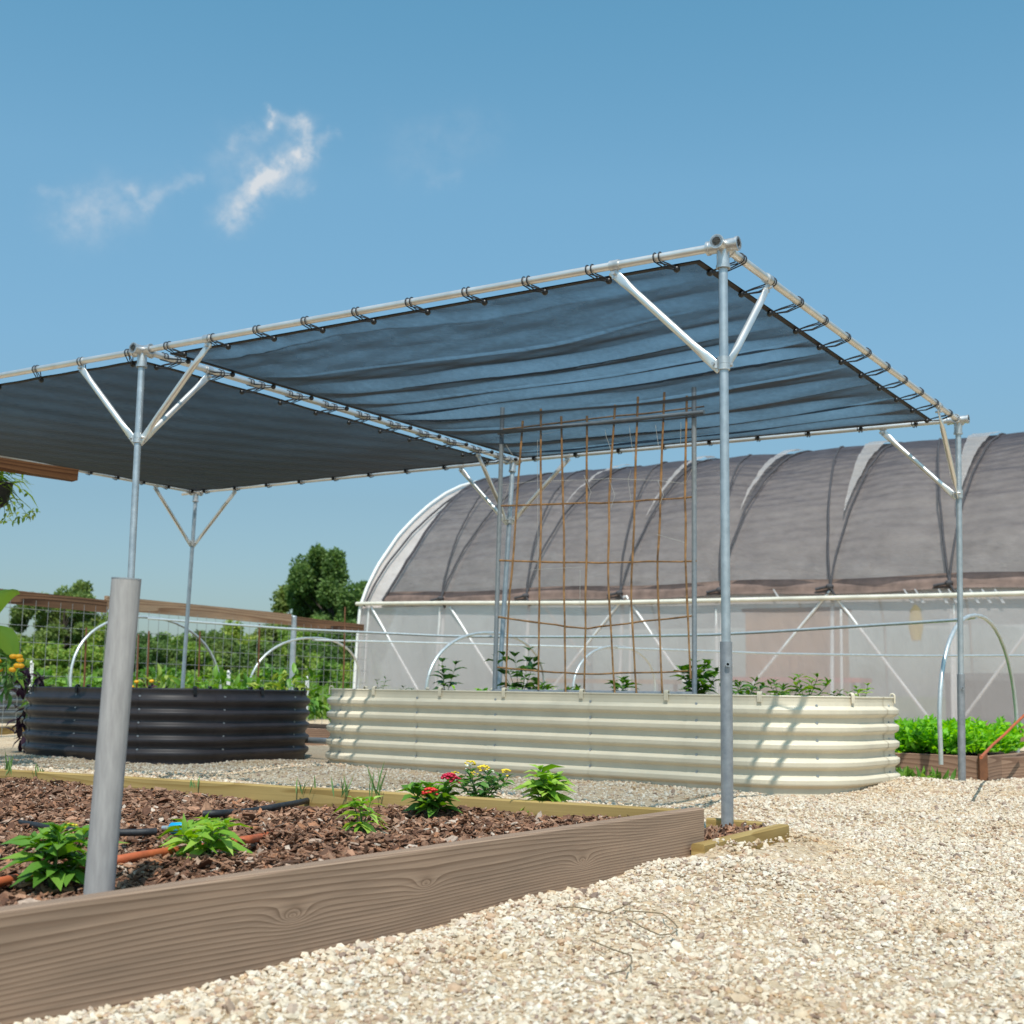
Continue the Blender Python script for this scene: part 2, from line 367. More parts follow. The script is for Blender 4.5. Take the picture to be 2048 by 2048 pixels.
# leaves: arrays of base points, directions, up-normals, length, width
def leaf_mesh(name, B, Dv, Up, L, W, mat, parent=None, droop=.35, fold=.18, simple=False):
    n = len(B); Dv = unit(Dv); S = unit(np.cross(Dv, Up)); U = np.cross(S, Dv)
    L = np.broadcast_to(np.asarray(L, float), (n,))[:, None]; W = np.broadcast_to(np.asarray(W, float), (n,))[:, None]
    if simple:
        c = [B, B + Dv * L * .45 + S * W * .5 - U * L * .05, B + Dv * L - U * L * droop * .6, B + Dv * L * .45 - S * W * .5 - U * L * .05]
        V = np.stack(c, 1).reshape(-1, 3); Fc = (np.arange(n)[:, None] * 4 + np.array([0, 1, 2, 3])[None]).reshape(-1, 4)
        return np_mesh(name, V, Fc, mat, parent)
    def pt(t, s, sag, fl): return B + Dv * L * t + S * W * s - U * L * sag + U * W * fl
    d = droop
    c = [pt(0, 0, 0, 0), pt(.3, .42, .08 * d, fold), pt(.3, 0, .08 * d, 0), pt(.3, -.42, .08 * d, fold),
         pt(.65, .40, .38 * d, fold), pt(.65, 0, .38 * d, 0), pt(.65, -.40, .38 * d, fold), pt(.97, 0, .95 * d, 0)]
    V = np.stack(c, 1).reshape(-1, 3)
    q = np.array([[0, 1, 2, 2], [0, 2, 3, 3], [1, 4, 5, 2], [2, 5, 6, 3], [4, 7, 5, 5], [5, 7, 6, 6]])
    tri = np.array([[0, 1, 2], [0, 2, 3], [1, 4, 5], [1, 5, 2], [2, 5, 6], [2, 6, 3], [4, 7, 5], [5, 7, 6]])
    Fc = (np.arange(n)[:, None, None] * 8 + tri[None]).reshape(-1, 3)
    return np_mesh(name, V, Fc, mat, parent, True)

# ------------------------------------------------------------------ world, sun, camera
SUN_EL = math.radians(60.5)
w = bpy.data.worlds.new("World"); scene.world = w; w.use_nodes = True
wn = w.node_tree; bg = wn.nodes['Background']
sky = wn.nodes.new('ShaderNodeTexSky'); sky.sky_type = 'NISHITA'; sky.sun_disc = False
sky.sun_elevation = SUN_EL; sky.sun_rotation = math.radians(182)
sky.air_density = 1.0; sky.dust_density = 1.2; sky.ozone_density = 1.5; sky.altitude = 100
tint = N(wn, 'ShaderNodeMix', data_type='RGBA', blend_type='MULTIPLY'); tint.inputs[0].default_value = 1
wn.links.new(sky.outputs[0], tint.inputs[6])
# clearer, more cyan air higher up than the stock atmosphere gives
tc0 = wn.nodes.new('ShaderNodeTexCoord'); sz = wn.nodes.new('ShaderNodeSeparateXYZ'); wn.links.new(tc0.outputs['Generated'], sz.inputs[0])
q_ = .5
wn.links.new(ramp(wn, sz.outputs[2], [(0, (.66 * q_, .78 * q_, .86 * q_)), (.06, (.70 * q_, .82 * q_, .88 * q_)), (.14, (.78 * q_, .92 * q_, .90 * q_)), (.25, (.98 * q_, 1.28 * q_, 1.22 * q_)), (.37, (1.12 * q_, 1.57 * q_, 1.44 * q_)), (.48, (.98 * q_, 1.62 * q_, 1.49 * q_)), (1, (.95 * q_, 1.45 * q_, 1.4 * q_))]), tint.inputs[7])
# two wisps of cirrus: soft strokes on the sky dome broken up by noise
tc = wn.nodes.new('ShaderNodeTexCoord')
def wdot(vec, d):
    n = wn.nodes.new('ShaderNodeVectorMath'); n.operation = 'DOT_PRODUCT'; wn.links.new(vec, n.inputs[0]); n.inputs[1].default_value = d; return n.outputs['Value']
cc = ray(540, 340); cc = cc / np.linalg.norm(cc)
ch = np.cross(cc, [0, 0, 1]); ch /= np.linalg.norm(ch); cv = np.cross(ch, cc)
dv = tc.outputs['Generated']
den = wdot(dv, tuple(cc))
du = math_(wn, 'DIVIDE', wdot(dv, tuple(ch)), den); dw = math_(wn, 'DIVIDE', wdot(dv, tuple(cv)), den)
cmb = wn.nodes.new('ShaderNodeCombineXYZ'); wn.links.new(du, cmb.inputs[0]); wn.links.new(dw, cmb.inputs[1])
nz = wn.nodes.new('ShaderNodeTexNoise'); nz.inputs['Scale'].default_value = 28; nz.inputs['Detail'].default_value = 6; nz.inputs['Roughness'].default_value = .62
wn.links.new(cmb.outputs[0], nz.inputs['Vector'])
sepn = wn.nodes.new('ShaderNodeSeparateColor'); wn.links.new(nz.outputs['Color'], sepn.inputs[0])
uu = math_(wn, 'ADD', du, math_(wn, 'MULTIPLY', math_(wn, 'SUBTRACT', sepn.outputs[0], .5), .038))
vv = math_(wn, 'ADD', dw, math_(wn, 'MULTIPLY', math_(wn, 'SUBTRACT', sepn.outputs[1], .5), .038))
def cuv(x, y):
    r = ray(x, y); return (r @ ch) / (r @ cc), (r @ cv) / (r @ cc)
total = None
STROKES = [((458, 425), (540, 345), 24, .75), ((520, 365), (600, 310), 24, .62), ((600, 300), (610, 255), 18, .5), ((610, 262), (545, 238), 13, .40), ((545, 250), (475, 285), 12, .26),
           ((545, 245), (537, 215), 6, .35), ((600, 290), (665, 275), 9, .22), ((520, 385), (620, 378), 12, .20), ((470, 330), (560, 330), 46, .16),
           ((170, 425), (270, 395), 40, .22), ((262, 375), (298, 408), 13, .24), ((310, 392), (388, 350), 13, .24), ((90, 378), (150, 382), 12, .14), ((140, 440), (200, 420), 40, .14),
           ((820, 300), (950, 270), 50, .07), ((860, 350), (910, 355), 14, .08)]
for (a, b, wd, amp) in STROKES:
    ax, ay = cuv(*a); bx, by = cuv(*b); L2 = (bx - ax) ** 2 + (by - ay) ** 2
    px = math_(wn, 'SUBTRACT', uu, ax); py = math_(wn, 'SUBTRACT', vv, ay)
    t = math_(wn, 'MULTIPLY', math_(wn, 'ADD', math_(wn, 'MULTIPLY', px, bx - ax), math_(wn, 'MULTIPLY', py, by - ay)), 1 / L2, True)
    ex = math_(wn, 'SUBTRACT', px, math_(wn, 'MULTIPLY', t, bx - ax)); ey = math_(wn, 'SUBTRACT', py, math_(wn, 'MULTIPLY', t, by - ay))
    d2 = math_(wn, 'ADD', math_(wn, 'MULTIPLY', ex, ex), math_(wn, 'MULTIPLY', ey, ey))
    g = math_(wn, 'MULTIPLY', math_(wn, 'EXPONENT', math_(wn, 'MULTIPLY', d2, -1 / (wd / F) ** 2)), amp)
    total = g if total is None else math_(wn, 'ADD', total, g)
front = math_(wn, 'GREATER_THAN', den, .3)
nz2 = wn.nodes.new('ShaderNodeTexNoise'); nz2.inputs['Scale'].default_value = 60; nz2.inputs['Detail'].default_value = 5; nz2.inputs['Roughness'].default_value = .6
wn.links.new(cmb.outputs[0], nz2.inputs['Vector'])
cl = math_(wn, 'MULTIPLY', math_(wn, 'MULTIPLY', total, math_(wn, 'MAXIMUM', math_(wn, 'MULTIPLY', math_(wn, 'SUBTRACT', nz2.outputs[0], .26), 3.0), 0.0)), front, True)
cmx = N(wn, 'ShaderNodeMix', data_type='RGBA'); wn.links.new(cl, cmx.inputs[0])
wn.links.new(tint.outputs[2], cmx.inputs[6]); cmx.inputs[7].default_value = (5.8 * q_, 6.2 * q_, 6.6 * q_, 1)
wn.links.new(cmx.outputs[2], bg.inputs[0]); bg.inputs[1].default_value = .11 / q_

sl = bpy.data.lights.new('Sun', 'SUN'); sl.energy = 4.3; sl.angle = math.radians(.53); sl.color = (1, .95, .87)
so = bpy.data.objects.new('Sun', sl); COL.objects.link(so)
sd = Vector((-.02, .565, -1)).normalized()
so.rotation_euler = sd.to_track_quat('-Z', 'Y').to_euler()

cd = bpy.data.cameras.new('Camera'); cam = bpy.data.objects.new('Camera', cd); COL.objects.link(cam)
cd.sensor_width = 36; cd.lens = F / 2048 * 36; cd.clip_end = 2000; cd.clip_start = .05
mw = Matrix(((_rt[0], _up[0], -_fw[0], 0), (_rt[1], _up[1], -_fw[1], 0), (_rt[2], _up[2], -_fw[2], CAMZ), (0, 0, 0, 1)))
cam.matrix_world = mw; scene.camera = cam
cd.dof.use_dof = True; cd.dof.focus_distance = 4.0; cd.dof.aperture_fstop = 7.0
scene.view_settings.view_transform = 'Standard'; scene.view_settings.look = 'None'
scene.view_settings.exposure = .07; scene.view_settings.gamma = 1
scene.cycles.transparent_max_bounces = 24; scene.cycles.max_bounces = 8

# ------------------------------------------------------------------ layout
U1 = np.array([.84515, -.53453, 0]); U2 = np.array([.53325, .84596, 0]); Z = np.array([0, 0, 1.])
A = ony(1446, 492, 4.6); H = A[2]
B = onz(285, 701, H); C = onz(1916, 840, H); D = onz(1026, 921, H); E = onz(392, 984, H)
Fc_ = E + (B - D) * 1.02                      # off-frame front-left corner
K = onz(1408, 1616, .17); F0 = onz(0, 1823, .17); VF = unit(F0 - K); B0 = onz(0, 1534, .17); VB = unit(B0 - K)
VF[2] = 0; VB[2] = 0; VF = unit(VF); VB = unit(VB)

def ground_z(x, y):
    x = np.asarray(x, float); y = np.asarray(y, float)
    z = .008 * np.sin(x * 2.3 + 1) * np.cos(y * 1.9) + .006 * np.sin(x * 5.1 + y * 3.3) + .004 * np.cos(x * 9 - y * 7)
    z = z + .045 * np.exp(-(((x - .62) / .28) ** 2 + ((y - 3.55) / .45) ** 2))        # gravel heaped at the bed corner
    z = z + .02 * np.exp(-(((x - .2) / .35) ** 2 + ((y - 2.9) / .4) ** 2))
    q_ = (x - .56) * .845 - (y - 3.787) * .5346; p_ = (x - .56) * .5346 + (y - 3.787) * .845
    z = z + np.where(q_ > 0, .052 * np.exp(-(q_ / .10) ** 2), 0) * np.clip((p_ + .05) / .12, 0, 1) * np.clip((.95 - p_) / .3, 0, 1)
    bd_ = (x - K[0]) * -VF[1] + (y - K[1]) * VF[0]; bp_ = (x - K[0]) * VF[0] + (y - K[1]) * VF[1]
    z = z + np.where((bd_ > -.05) | True, .030 * np.exp(-(bd_ / .16) ** 2), 0) * (.35 + .65 * np.sin(bp_ * 6.1) * np.sin(bp_ * 2.7 + 1)) * np.clip((bp_ - .15) / .35, 0, 1) * np.clip((2.0 - bp_) / .8, 0, 1)
    z = z + .05 * np.exp(-(((x - 2.2) / .45) ** 2 + ((y - 7.35) / .35) ** 2))
    return z
# far field to the horizon, yard of gravel
MB().add([(-700, -60, -.12), (700, -60, -.12), (700, 1200, -.12), (-700, 1200, -.12)], [(0, 1, 2, 3)]).build('field', M['field'])['kind'] = 'structure'
gx = np.linspace(-11, 14, 210); gy = np.linspace(-9, 22, 260)
GX, GY = np.meshgrid(gx, gy); GZ = ground_z(GX, GY)
o = MB().grid(np.stack([GX, GY, GZ], -1)).build('gravel_yard', M['ground']); o['kind'] = 'structure'

# planter outlines -------------------------------------------------------
def rrect(c, u, hx, hy, r, n=14):
    u = unit(np.array([u[0], u[1]])); v = np.array([-u[1], u[0]]); P = []; Nn = []
    for k, (sx, sy) in enumerate([(1, -1), (1, 1), (-1, 1), (-1, -1)]):
        for a in np.linspace(0, math.pi / 2, n):
            t = a - math.pi / 2 + k * math.pi / 2
            nn = u * math.cos(t) + v * math.sin(t)
            P.append(np.array(c) + u * sx * (hx - r) + v * sy * (hy - r) + r * nn); Nn.append(nn)
    return np.array(P), np.array(Nn)
BE = dict(c=(.49, 8.24), u=(.80, -.60), hx=1.86, hy=.66, r=.48)
DK = dict(c=(-2.46, 9.55), u=(.80, -.60), hx=.93, hy=.80, r=.58)
def inside_rr(x, y, q, pad=0):
    u = unit(np.array(q['u'], float)); v = np.array([-u[1], u[0]])
    a = np.abs((x - q['c'][0]) * u[0] + (y - q['c'][1]) * u[1]); b = np.abs((x - q['c'][0]) * v[0] + (y - q['c'][1]) * v[1])
    hx, hy, r = q['hx'] + pad, q['hy'] + pad, q['r'] + pad
    cx = np.maximum(a - (hx - r), 0); cy = np.maximum(b - (hy - r), 0)
    return (np.hypot(cx, cy) < r)
def inside_bed(x, y, pad=0):
    det = VF[0] * VB[1] - VF[1] * VB[0]; dx = x - K[0]; dy = y - K[1]
    a = (dx * VB[1] - dy * VB[0]) / det; b = (VF[0] * dy - VF[1] * dx) / det
    return (a > -pad) & (b > -pad), a, b

# ------------------------------------------------------------------ gravel stones (stuff)
def ico():
    p = (1 + 5 ** .5) / 2
    V = np.array([(-1, p, 0), (1, p, 0), (-1, -p, 0), (1, -p, 0), (0, -1, p), (0, 1, p), (0, -1, -p), (0, 1, -p), (p, 0, -1), (p, 0, 1), (-p, 0, -1), (-p, 0, 1)]) / math.hypot(1, p)
    T = np.array([(0, 11, 5), (0, 5, 1), (0, 1, 7), (0, 7, 10), (0, 10, 11), (1, 5, 9), (5, 11, 4), (11, 10, 2), (10, 7, 6), (7, 1, 8), (3, 9, 4), (3, 4, 2), (3, 2, 6), (3, 6, 8), (3, 8, 9), (4, 9, 5), (2, 4, 11), (6, 2, 10), (8, 6, 7), (9, 8, 1)])
    return V, T
IV, IT = ico()
def rand_rot(n, tilt=None):
    q = RNG.normal(size=(n, 4)); q = unit(q); w_, x, y, z = q.T
    return np.stack([np.stack([1 - 2 * (y * y + z * z), 2 * (x * y - z * w_), 2 * (x * z + y * w_)], -1), np.stack([2 * (x * y + z * w_), 1 - 2 * (x * x + z * z), 2 * (y * z - x * w_)], -1), np.stack([2 * (x * z - y * w_), 2 * (y * z + x * w_), 1 - 2 * (x * x + y * y)], -1)], -2)
def stones(name, X, Y, Zb, R, mat):
    n = len(X)
    S = np.stack([RNG.uniform(.75, 1.25, n), RNG.uniform(.65, 1.0, n), RNG.uniform(.4, .75, n)], 1)
    V = IV[None] * (1 + RNG.uniform(-.22, .22, (n, 12, 1))) * S[:, None] * R[:, None, None]
    # mostly lying flat: random yaw and moderate tilt
    yaw = RNG.uniform(0, 6.283, n); tx = RNG.normal(0, .45, n); ty = RNG.normal(0, .45, n)
    cx, sx = np.cos(tx), np.sin(tx); cy, sy = np.cos(ty), np.sin(ty); cz, sz = np.cos(yaw), np.sin(yaw)
    x, y, z = V[..., 0], V[..., 1], V[..., 2]
    y, z = y * cx[:, None] - z * sx[:, None], y * sx[:, None] + z * cx[:, None]
    x, z = x * cy[:, None] + z * sy[:, None], -x * sy[:, None] + z * cy[:, None]
    x, y = x * cz[:, None] - y * sz[:, None], x * sz[:, None] + y * cz[:, None]
    V = np.stack([x + X[:, None], y + Y[:, None], z + (Zb + R * .25)[:, None]], -1).reshape(-1, 3)
    Fc = (np.arange(n)[:, None, None] * 12 + IT[None]).reshape(-1, 3)
    return np_mesh(name, V, Fc, mat)
def visible(x, y, pad=.35):
    return (np.abs(x) < y * (1024 / F) * 1.06 + pad)
bands = [(1.75, 2.6, 9000, .0030, .0110), (2.6, 3.6, 7600, .0035, .0112), (3.6, 5.2, 5200, .0043, .0120), (5.2, 9.2, 2700, .0055, .0135)]
XS, YS, RS = [], [], []
for (y0, y1, dens, r0, r1) in bands:
    half = y1 * .4165 + .4; n = int(dens * (y1 - y0) * 2 * half)
    x = RNG.uniform(-half, half, n); y = RNG.uniform(y0, y1, n)
    ok = visible(x, y); ins, a, b = inside_bed(x, y, .004); ok &= ~ins
    ok &= ~inside_rr(x, y, BE, -.02); ok &= ~inside_rr(x, y, DK, -.02)
    ok &= ~((a < 0) & (x < 1.0) & (RNG.random(n) < .55))
    # inside the small mulch triangle round the corner post
    q = (x - .56) * .845 - (y - 3.787) * .5346
    ok &= ~((q < -.01) & (q > -.36) & (y > 3.7) & (y < 4.75) & (x > .3) & (RNG.random(n) < .85))
    x, y = x[ok], y[ok]
    XS.append(x); YS.append(y); RS.append(r0 + (r1 - r0) * (RNG.beta(1.6, 4.0, len(x)) + (RNG.random(len(x)) < .03) * RNG.uniform(.3, 1.1, len(x)) + (b[ok] > -.22) * (a[ok] > -.3) * RNG.uniform(0, .30, len(x))))
X = np.concatenate(XS); Y = np.concatenate(YS); R = np.concatenate(RS)
o = stones('gravel', X, Y, ground_z(X, Y), R, M['stone']); tag(o, kind='stuff', label='pale limestone gravel covering the yard', cat='gravel')

# ------------------------------------------------------------------ shade structure
SS = thing('shade_structure', (A[0], A[1], 0), 'galvanised pipe shade structure with braced posts standing over the raised beds', 'shade structure')
RB = .0155; RP = .0165
posts = {'A': (A, ony(1455, 1668, 4.62)), 'B': (B, None), 'C': (C, ony(1924, 1560, 7.66)), 'D': (D, ony(1005, 1262, 9.05)), 'E': (E, ony(366, 1360, 10.85)), 'F': (Fc_, None)}
def post_line(k):
    top, bot = posts[k]
    if k == 'B': bot = ony(262, 1153, 6.2)
    if bot is None: return top, np.array([top[0], top[1], -.05])
    d = bot - top; s = (-.05 - top[2]) / d[2]; return top, top + d * s
PL = {k: post_line(k) for k in posts}
for k, (t, b) in PL.items():
    p = MB().tube([b, t - Z * .03], RP, 16).build('post', M['galv'], SS)
    if k in ('A', 'C'):
        d = unit(t - b); zt = .68 if k == 'A' else .63
        s = MB().pipe(b, b + d * (zt + .05), .0215, .0168, 20)
        s.build('sleeve', M['sleeve'], p)
        side = unit(np.cross(d, [1, 0, 0]))
        q = b + d * (zt - .03)
        MB().tube([q - np.array([0, .034, 0]), q + np.array([0, .03, 0])], .005, 8).tube([q - np.array([0, .034, 0]), q - np.array([0, .026, 0])], .009, 6).build('bolt', M['galv_dark'], p)
def beam(p, q): MB().tube([p + (q - p) * s for s in np.linspace(0, 1, 8)], RB, 16).build('beam', M['alu'], SS)
for a, b in (('A', 'B'), ('A', 'C'), ('B', 'D'), ('C', 'D'), ('D', 'E'), ('E', 'F'), ('F', 'B')):
    beam(posts[a][0], posts[b][0])
adj = {'A': [-U1, U2], 'B': [-U1, U1, U2], 'C': [-U1, -U2], 'D': [-U1, U1, -U2], 'E': [U1, -U2], 'F': [U1, U2]}
for k, dirs in adj.items():
    t = posts[k][0]; dn = unit(PL[k][1] - PL[k][0])
    m = MB(); ro, ri = .0235, .0165
    alld = {tuple(np.round(x, 4)) for x in dirs}
    for ax in (U1, U2):
        m.pipe(t - ax * .062, t + ax * .062, ro, ri, 20)
        for s in (-1, 1): m.pipe(t + ax * s * .062, t + ax * s * .052, ro + .003, ri, 20)
    m.pipe(t + dn * .012, t + dn * .085, ro, ri, 20); m.pipe(t + dn * .085, t + dn * .074, ro + .003, ri, 20)
    m.ball(t, ro * .98, 16, 10)
    m.build('corner_fitting', M['casting'], SS)
    cz = t + dn * .44
    m = MB().pipe(cz - dn * .024, cz + dn * .024, .0225, .0165, 20).pipe(cz - dn * .001, cz + dn * .001, .0235, .0165, 20)
    for dd in dirs: m.cbox(cz + dd * .03, (.016, .016, .03))
    m.build('collar', M['casting'], SS)
    for dd in dirs:
        top = t + dd * .445 - Z * .035; bot = cz + dd * .036
        ax = unit(top - bot); L = np.linalg.norm(top - bot)
        ss = [-.03, .015, .05, .075, .12, L - .12, L - .075, L - .05, L - .015, L + .02]
        fl = [(1.25, .22), (1.25, .22), (1.25, .3), (1.12, .7), (1, 1), (1, 1), (1.12, .7), (1.25, .3), (1.25, .22), (1.25, .22)]
        # flattened ends: thin across the plane of the brace
        nrm = np.cross(ax, Z)
        mb = MB(); mb.tube([bot + ax * s for s in ss], .0148, 14, True, flat=[(b_, a_) for (a_, b_) in fl])
        br = mb.build('brace', M['brace'], SS)
        for e_ in (bot, top): MB().tube([e_ - unit(nrm) * .02, e_ + unit(nrm) * .02], .006, 8).build('bolt', M['casting'], br)
        tc_ = t + dd * .445
        m = MB().pipe(tc_ - dd * .02, tc_ + dd * .02, .021, .0152, 18); m.box(tc_ - dd * .012 - unit(nrm) * .004 - Z * .052, dd * .024, unit(nrm) * .008, Z * .036)
        m.build('clamp', M['casting'], SS)
MB().tube([E - U1 * .02 - Z * .0, E - U1 * .16 - Z * .005], RB, 12).build('stub', M['alu'], SS)

# shade cloths: bilinear patch between inset corners, sag and (right one) long folds
def cloth(name, P00, P10, P11, P01, mat, label, group, ripple, sag, nu=90, nv=330, seed=0):
    """P00-P10 front edge, P01-P11 back edge"""
    rg = np.random.default_rng(seed)
    s = np.linspace(0, 1, nu)[None, :, None]; v = np.linspace(0, 1, nv)[:, None, None]
    P = (P00 * (1 - s) + P10 * s) * (1 - v) + (P01 * (1 - s) + P11 * s) * v
    S = s[..., 0]; Vv = v[..., 0]
    z = -sag * 16 * S * (1 - S) * Vv * (1 - Vv)
    if ripple:
        # long folds: slow climbs away from the front edge, then a short steep drop
        wv = Vv + .012 * np.sin(5 * S + 11 * Vv) + .010 * np.sin(2.3 * S - 17 * Vv + 1) + .006 * np.sin(13 * S + 3)
        ph = wv * 11.5 - 1.5 * wv ** 2 + .28 * np.sin(wv * 13 + .6)
        t = ph % 1.0; d0 = .62
        saw = np.where(t < d0, t / d0, 1 - (t - d0) / (1 - d0))
        saw = .35 * (.5 - .5 * np.cos(np.pi * saw)) + .65 * saw
        win = np.clip(np.minimum(S, 1 - S) * 9, 0, 1) ** .8 * np.clip(np.minimum(Vv, 1 - Vv) * 16, 0, 1)
        nz_ = .75 + .3 * np.sin(ph // 1 * 2.7 + 3.0 * S + 1) + .15 * np.sin(7 * S + ph // 1 * 5)
        amp = .047 * np.clip(.42 + Vv * 1.3, .12, 1) * nz_
        z = z + win * amp * (saw - .5)
        z = z + win * (.0026 * np.sin(47 * Vv + 9 * S + 2 * np.sin(6 * S)) + .0017 * np.sin(88 * Vv - 14 * S + 3 * np.sin(4 * S + 9 * Vv)) + .0010 * np.sin(150 * Vv + 31 * S))
        # pull lines running in from the front bungees
        for kx in np.linspace(.035, .965, 10):
            r = np.abs(S - (kx - .25 * Vv)); z = z + .010 * np.exp(-(r / .018) ** 2) * np.exp(-Vv / .07) * np.clip(Vv * 60, 0, 1)
    else:
        z = z + .0022 * np.sin(23 * Vv + 8 * S) * np.sin(11 * S + 5 * Vv + 1) + .0012 * np.sin(61 * S - 33 * Vv)
    P = P.copy(); P[..., 2] += z
    # scallops: edges pulled out at the bungees
    o = thing(name, P.reshape(-1, 3).mean(0), label, 'shade cloth', group)
    MB().grid(P).build('net', mat, o)
    def hem(pts, d):
        pts = [p for p in pts]; m = MB(); w = .026
        for sgn in (-.0022, .0022):
            m.grid(np.stack([np.array(pts) + Z * sgn, np.array(pts) + d * w + Z * sgn], 0))
        m.build('hem', M['hem'], o)
    hem(P[0, :], unit(P01 - P00)); hem(P[-1, :], unit(P00 - P01)); hem(P[:, 0], unit(P10 - P00)); hem(P[:, -1], unit(P00 - P10))
    return o
DZ = Z * -.020
cA = A - U1 * .115 + U2 * .050 + DZ; cB = B + U1 * .13 + U2 * .055 + DZ; cD = D + U1 * .12 - U2 * .07 + DZ * .2; cC = C - U1 * .125 - U2 * .10 + DZ * .4
cloth('shade_cloth', cB, cA, cC, cD, M['net_r'], 'rippled see-through black shade cloth over the cream planter', 'shade cloths laced to the pipe frame', True, .05, seed=3)
eB = B - U1 * .09 + U2 * .07 + DZ; eD = D - U1 * .10 - U2 * .07 + DZ * .2; eE = E + U1 * .06 - U2 * .06 + DZ * .2; eF = Fc_ + U1 * .1 + U2 * .07 + DZ
cloth('shade_cloth', eF, eB, eD, eE, M['net_l'], 'smooth dense black shade cloth over the charcoal planter', 'shade cloths laced to the pipe frame', False, .05, seed=5)

# bungees: one prototype per cloth edge, then copies
def bungee_edge(p, q, e0, e1, n, label, group, off=.05, skew=.06, under=False):
    """frame beam p->q, cloth edge e0->e1"""
    bd = unit(q - p); fr = np.linspace(.035, .965, n)
    proto = None
    for i, f in enumerate(fr):
        ec = e0 + (e1 - e0) * f                       # cloth eyelet
        s = np.dot(ec - p, bd); bc = p + bd * (s - skew)  # point on the beam
        if i == 0:
            base = bc.copy(); root = thing('bungee', base, label, 'bungee', group)
            inw = ec - (p + bd * s); inw = inw - bd * (inw @ bd)
            ball = ec - Z * .012 + unit(inw) * .01
            for k in (0, 1):
                c = bc + bd * (k * .022 - .011); pts = []
                iu = unit(np.array([inw[0], inw[1], 0])); r = RB + .004
                for a in np.linspace(math.radians(-35), math.radians(235), 14):
                    pts.append(c + r * (math.cos(a) * iu + math.sin(a) * Z))
                pts = [ball + Z * .004] + [ball * .5 + pts[0] * .5 + Z * .004] + pts + [ball * .45 + pts[-1] * .55 - Z * .012] + [ball - Z * .002]
                MB().tube(pts, .0026, 6).build('cord', M['cord'], root)
            MB().ball(ball, .0135, 14, 9).build('ball', M['black'], root)
            proto = root; kids = [c for c in root.children]
        else:
            r2 = proto.copy(); COL.objects.link(r2); r2.location = Vector(bc.tolist())
            for ch in kids:
                c2 = ch.copy(); COL.objects.link(c2); c2.parent = r2; c2.matrix_parent_inverse = ch.matrix_parent_inverse.copy()
bungee_edge(A, B, cA, cB, 10, 'black ball bungee lacing the front edge of the rippled cloth', 'bungees on the front edge of the rippled cloth', skew=-.05)
bungee_edge(A, C, cA, cC, 11, 'black ball bungee lacing the outer right edge of the rippled cloth', 'bungees on the right edge of the rippled cloth', skew=.0)
bungee_edge(B, D, cB, cD, 11, 'black ball bungee tying the rippled cloth to the middle crossbeam', 'bungees from the middle crossbeam to the rippled cloth', skew=.03)
bungee_edge(B, D, eB, eD, 11, 'black ball bungee tying the smooth cloth to the middle crossbeam', 'bungees from the middle crossbeam to the smooth cloth', skew=-.04)
bungee_edge(D, C, cD, cC, 9, 'black ball bungee on the back edge of the rippled cloth', 'bungees on the back edge of the rippled cloth', skew=.03)
bungee_edge(E, D, eE, eD, 9, 'black ball bungee on the back edge of the smooth cloth', 'bungees on the back edge of the smooth cloth', skew=.03)
bungee_edge(B, B + (Fc_ - B) * .62, eB, eB + (eF - eB) * .62, 6, 'black ball bungee lacing the front edge of the smooth cloth', 'bungees on the front edge of the smooth cloth', skew=.06)
bungee_edge(E, E + (Fc_ - E) * .42, eE, eE + (eF - eE) * .42, 6, 'black ball bungee on the far left edge of the smooth cloth', 'bungees on the left edge of the smooth cloth', skew=.03)

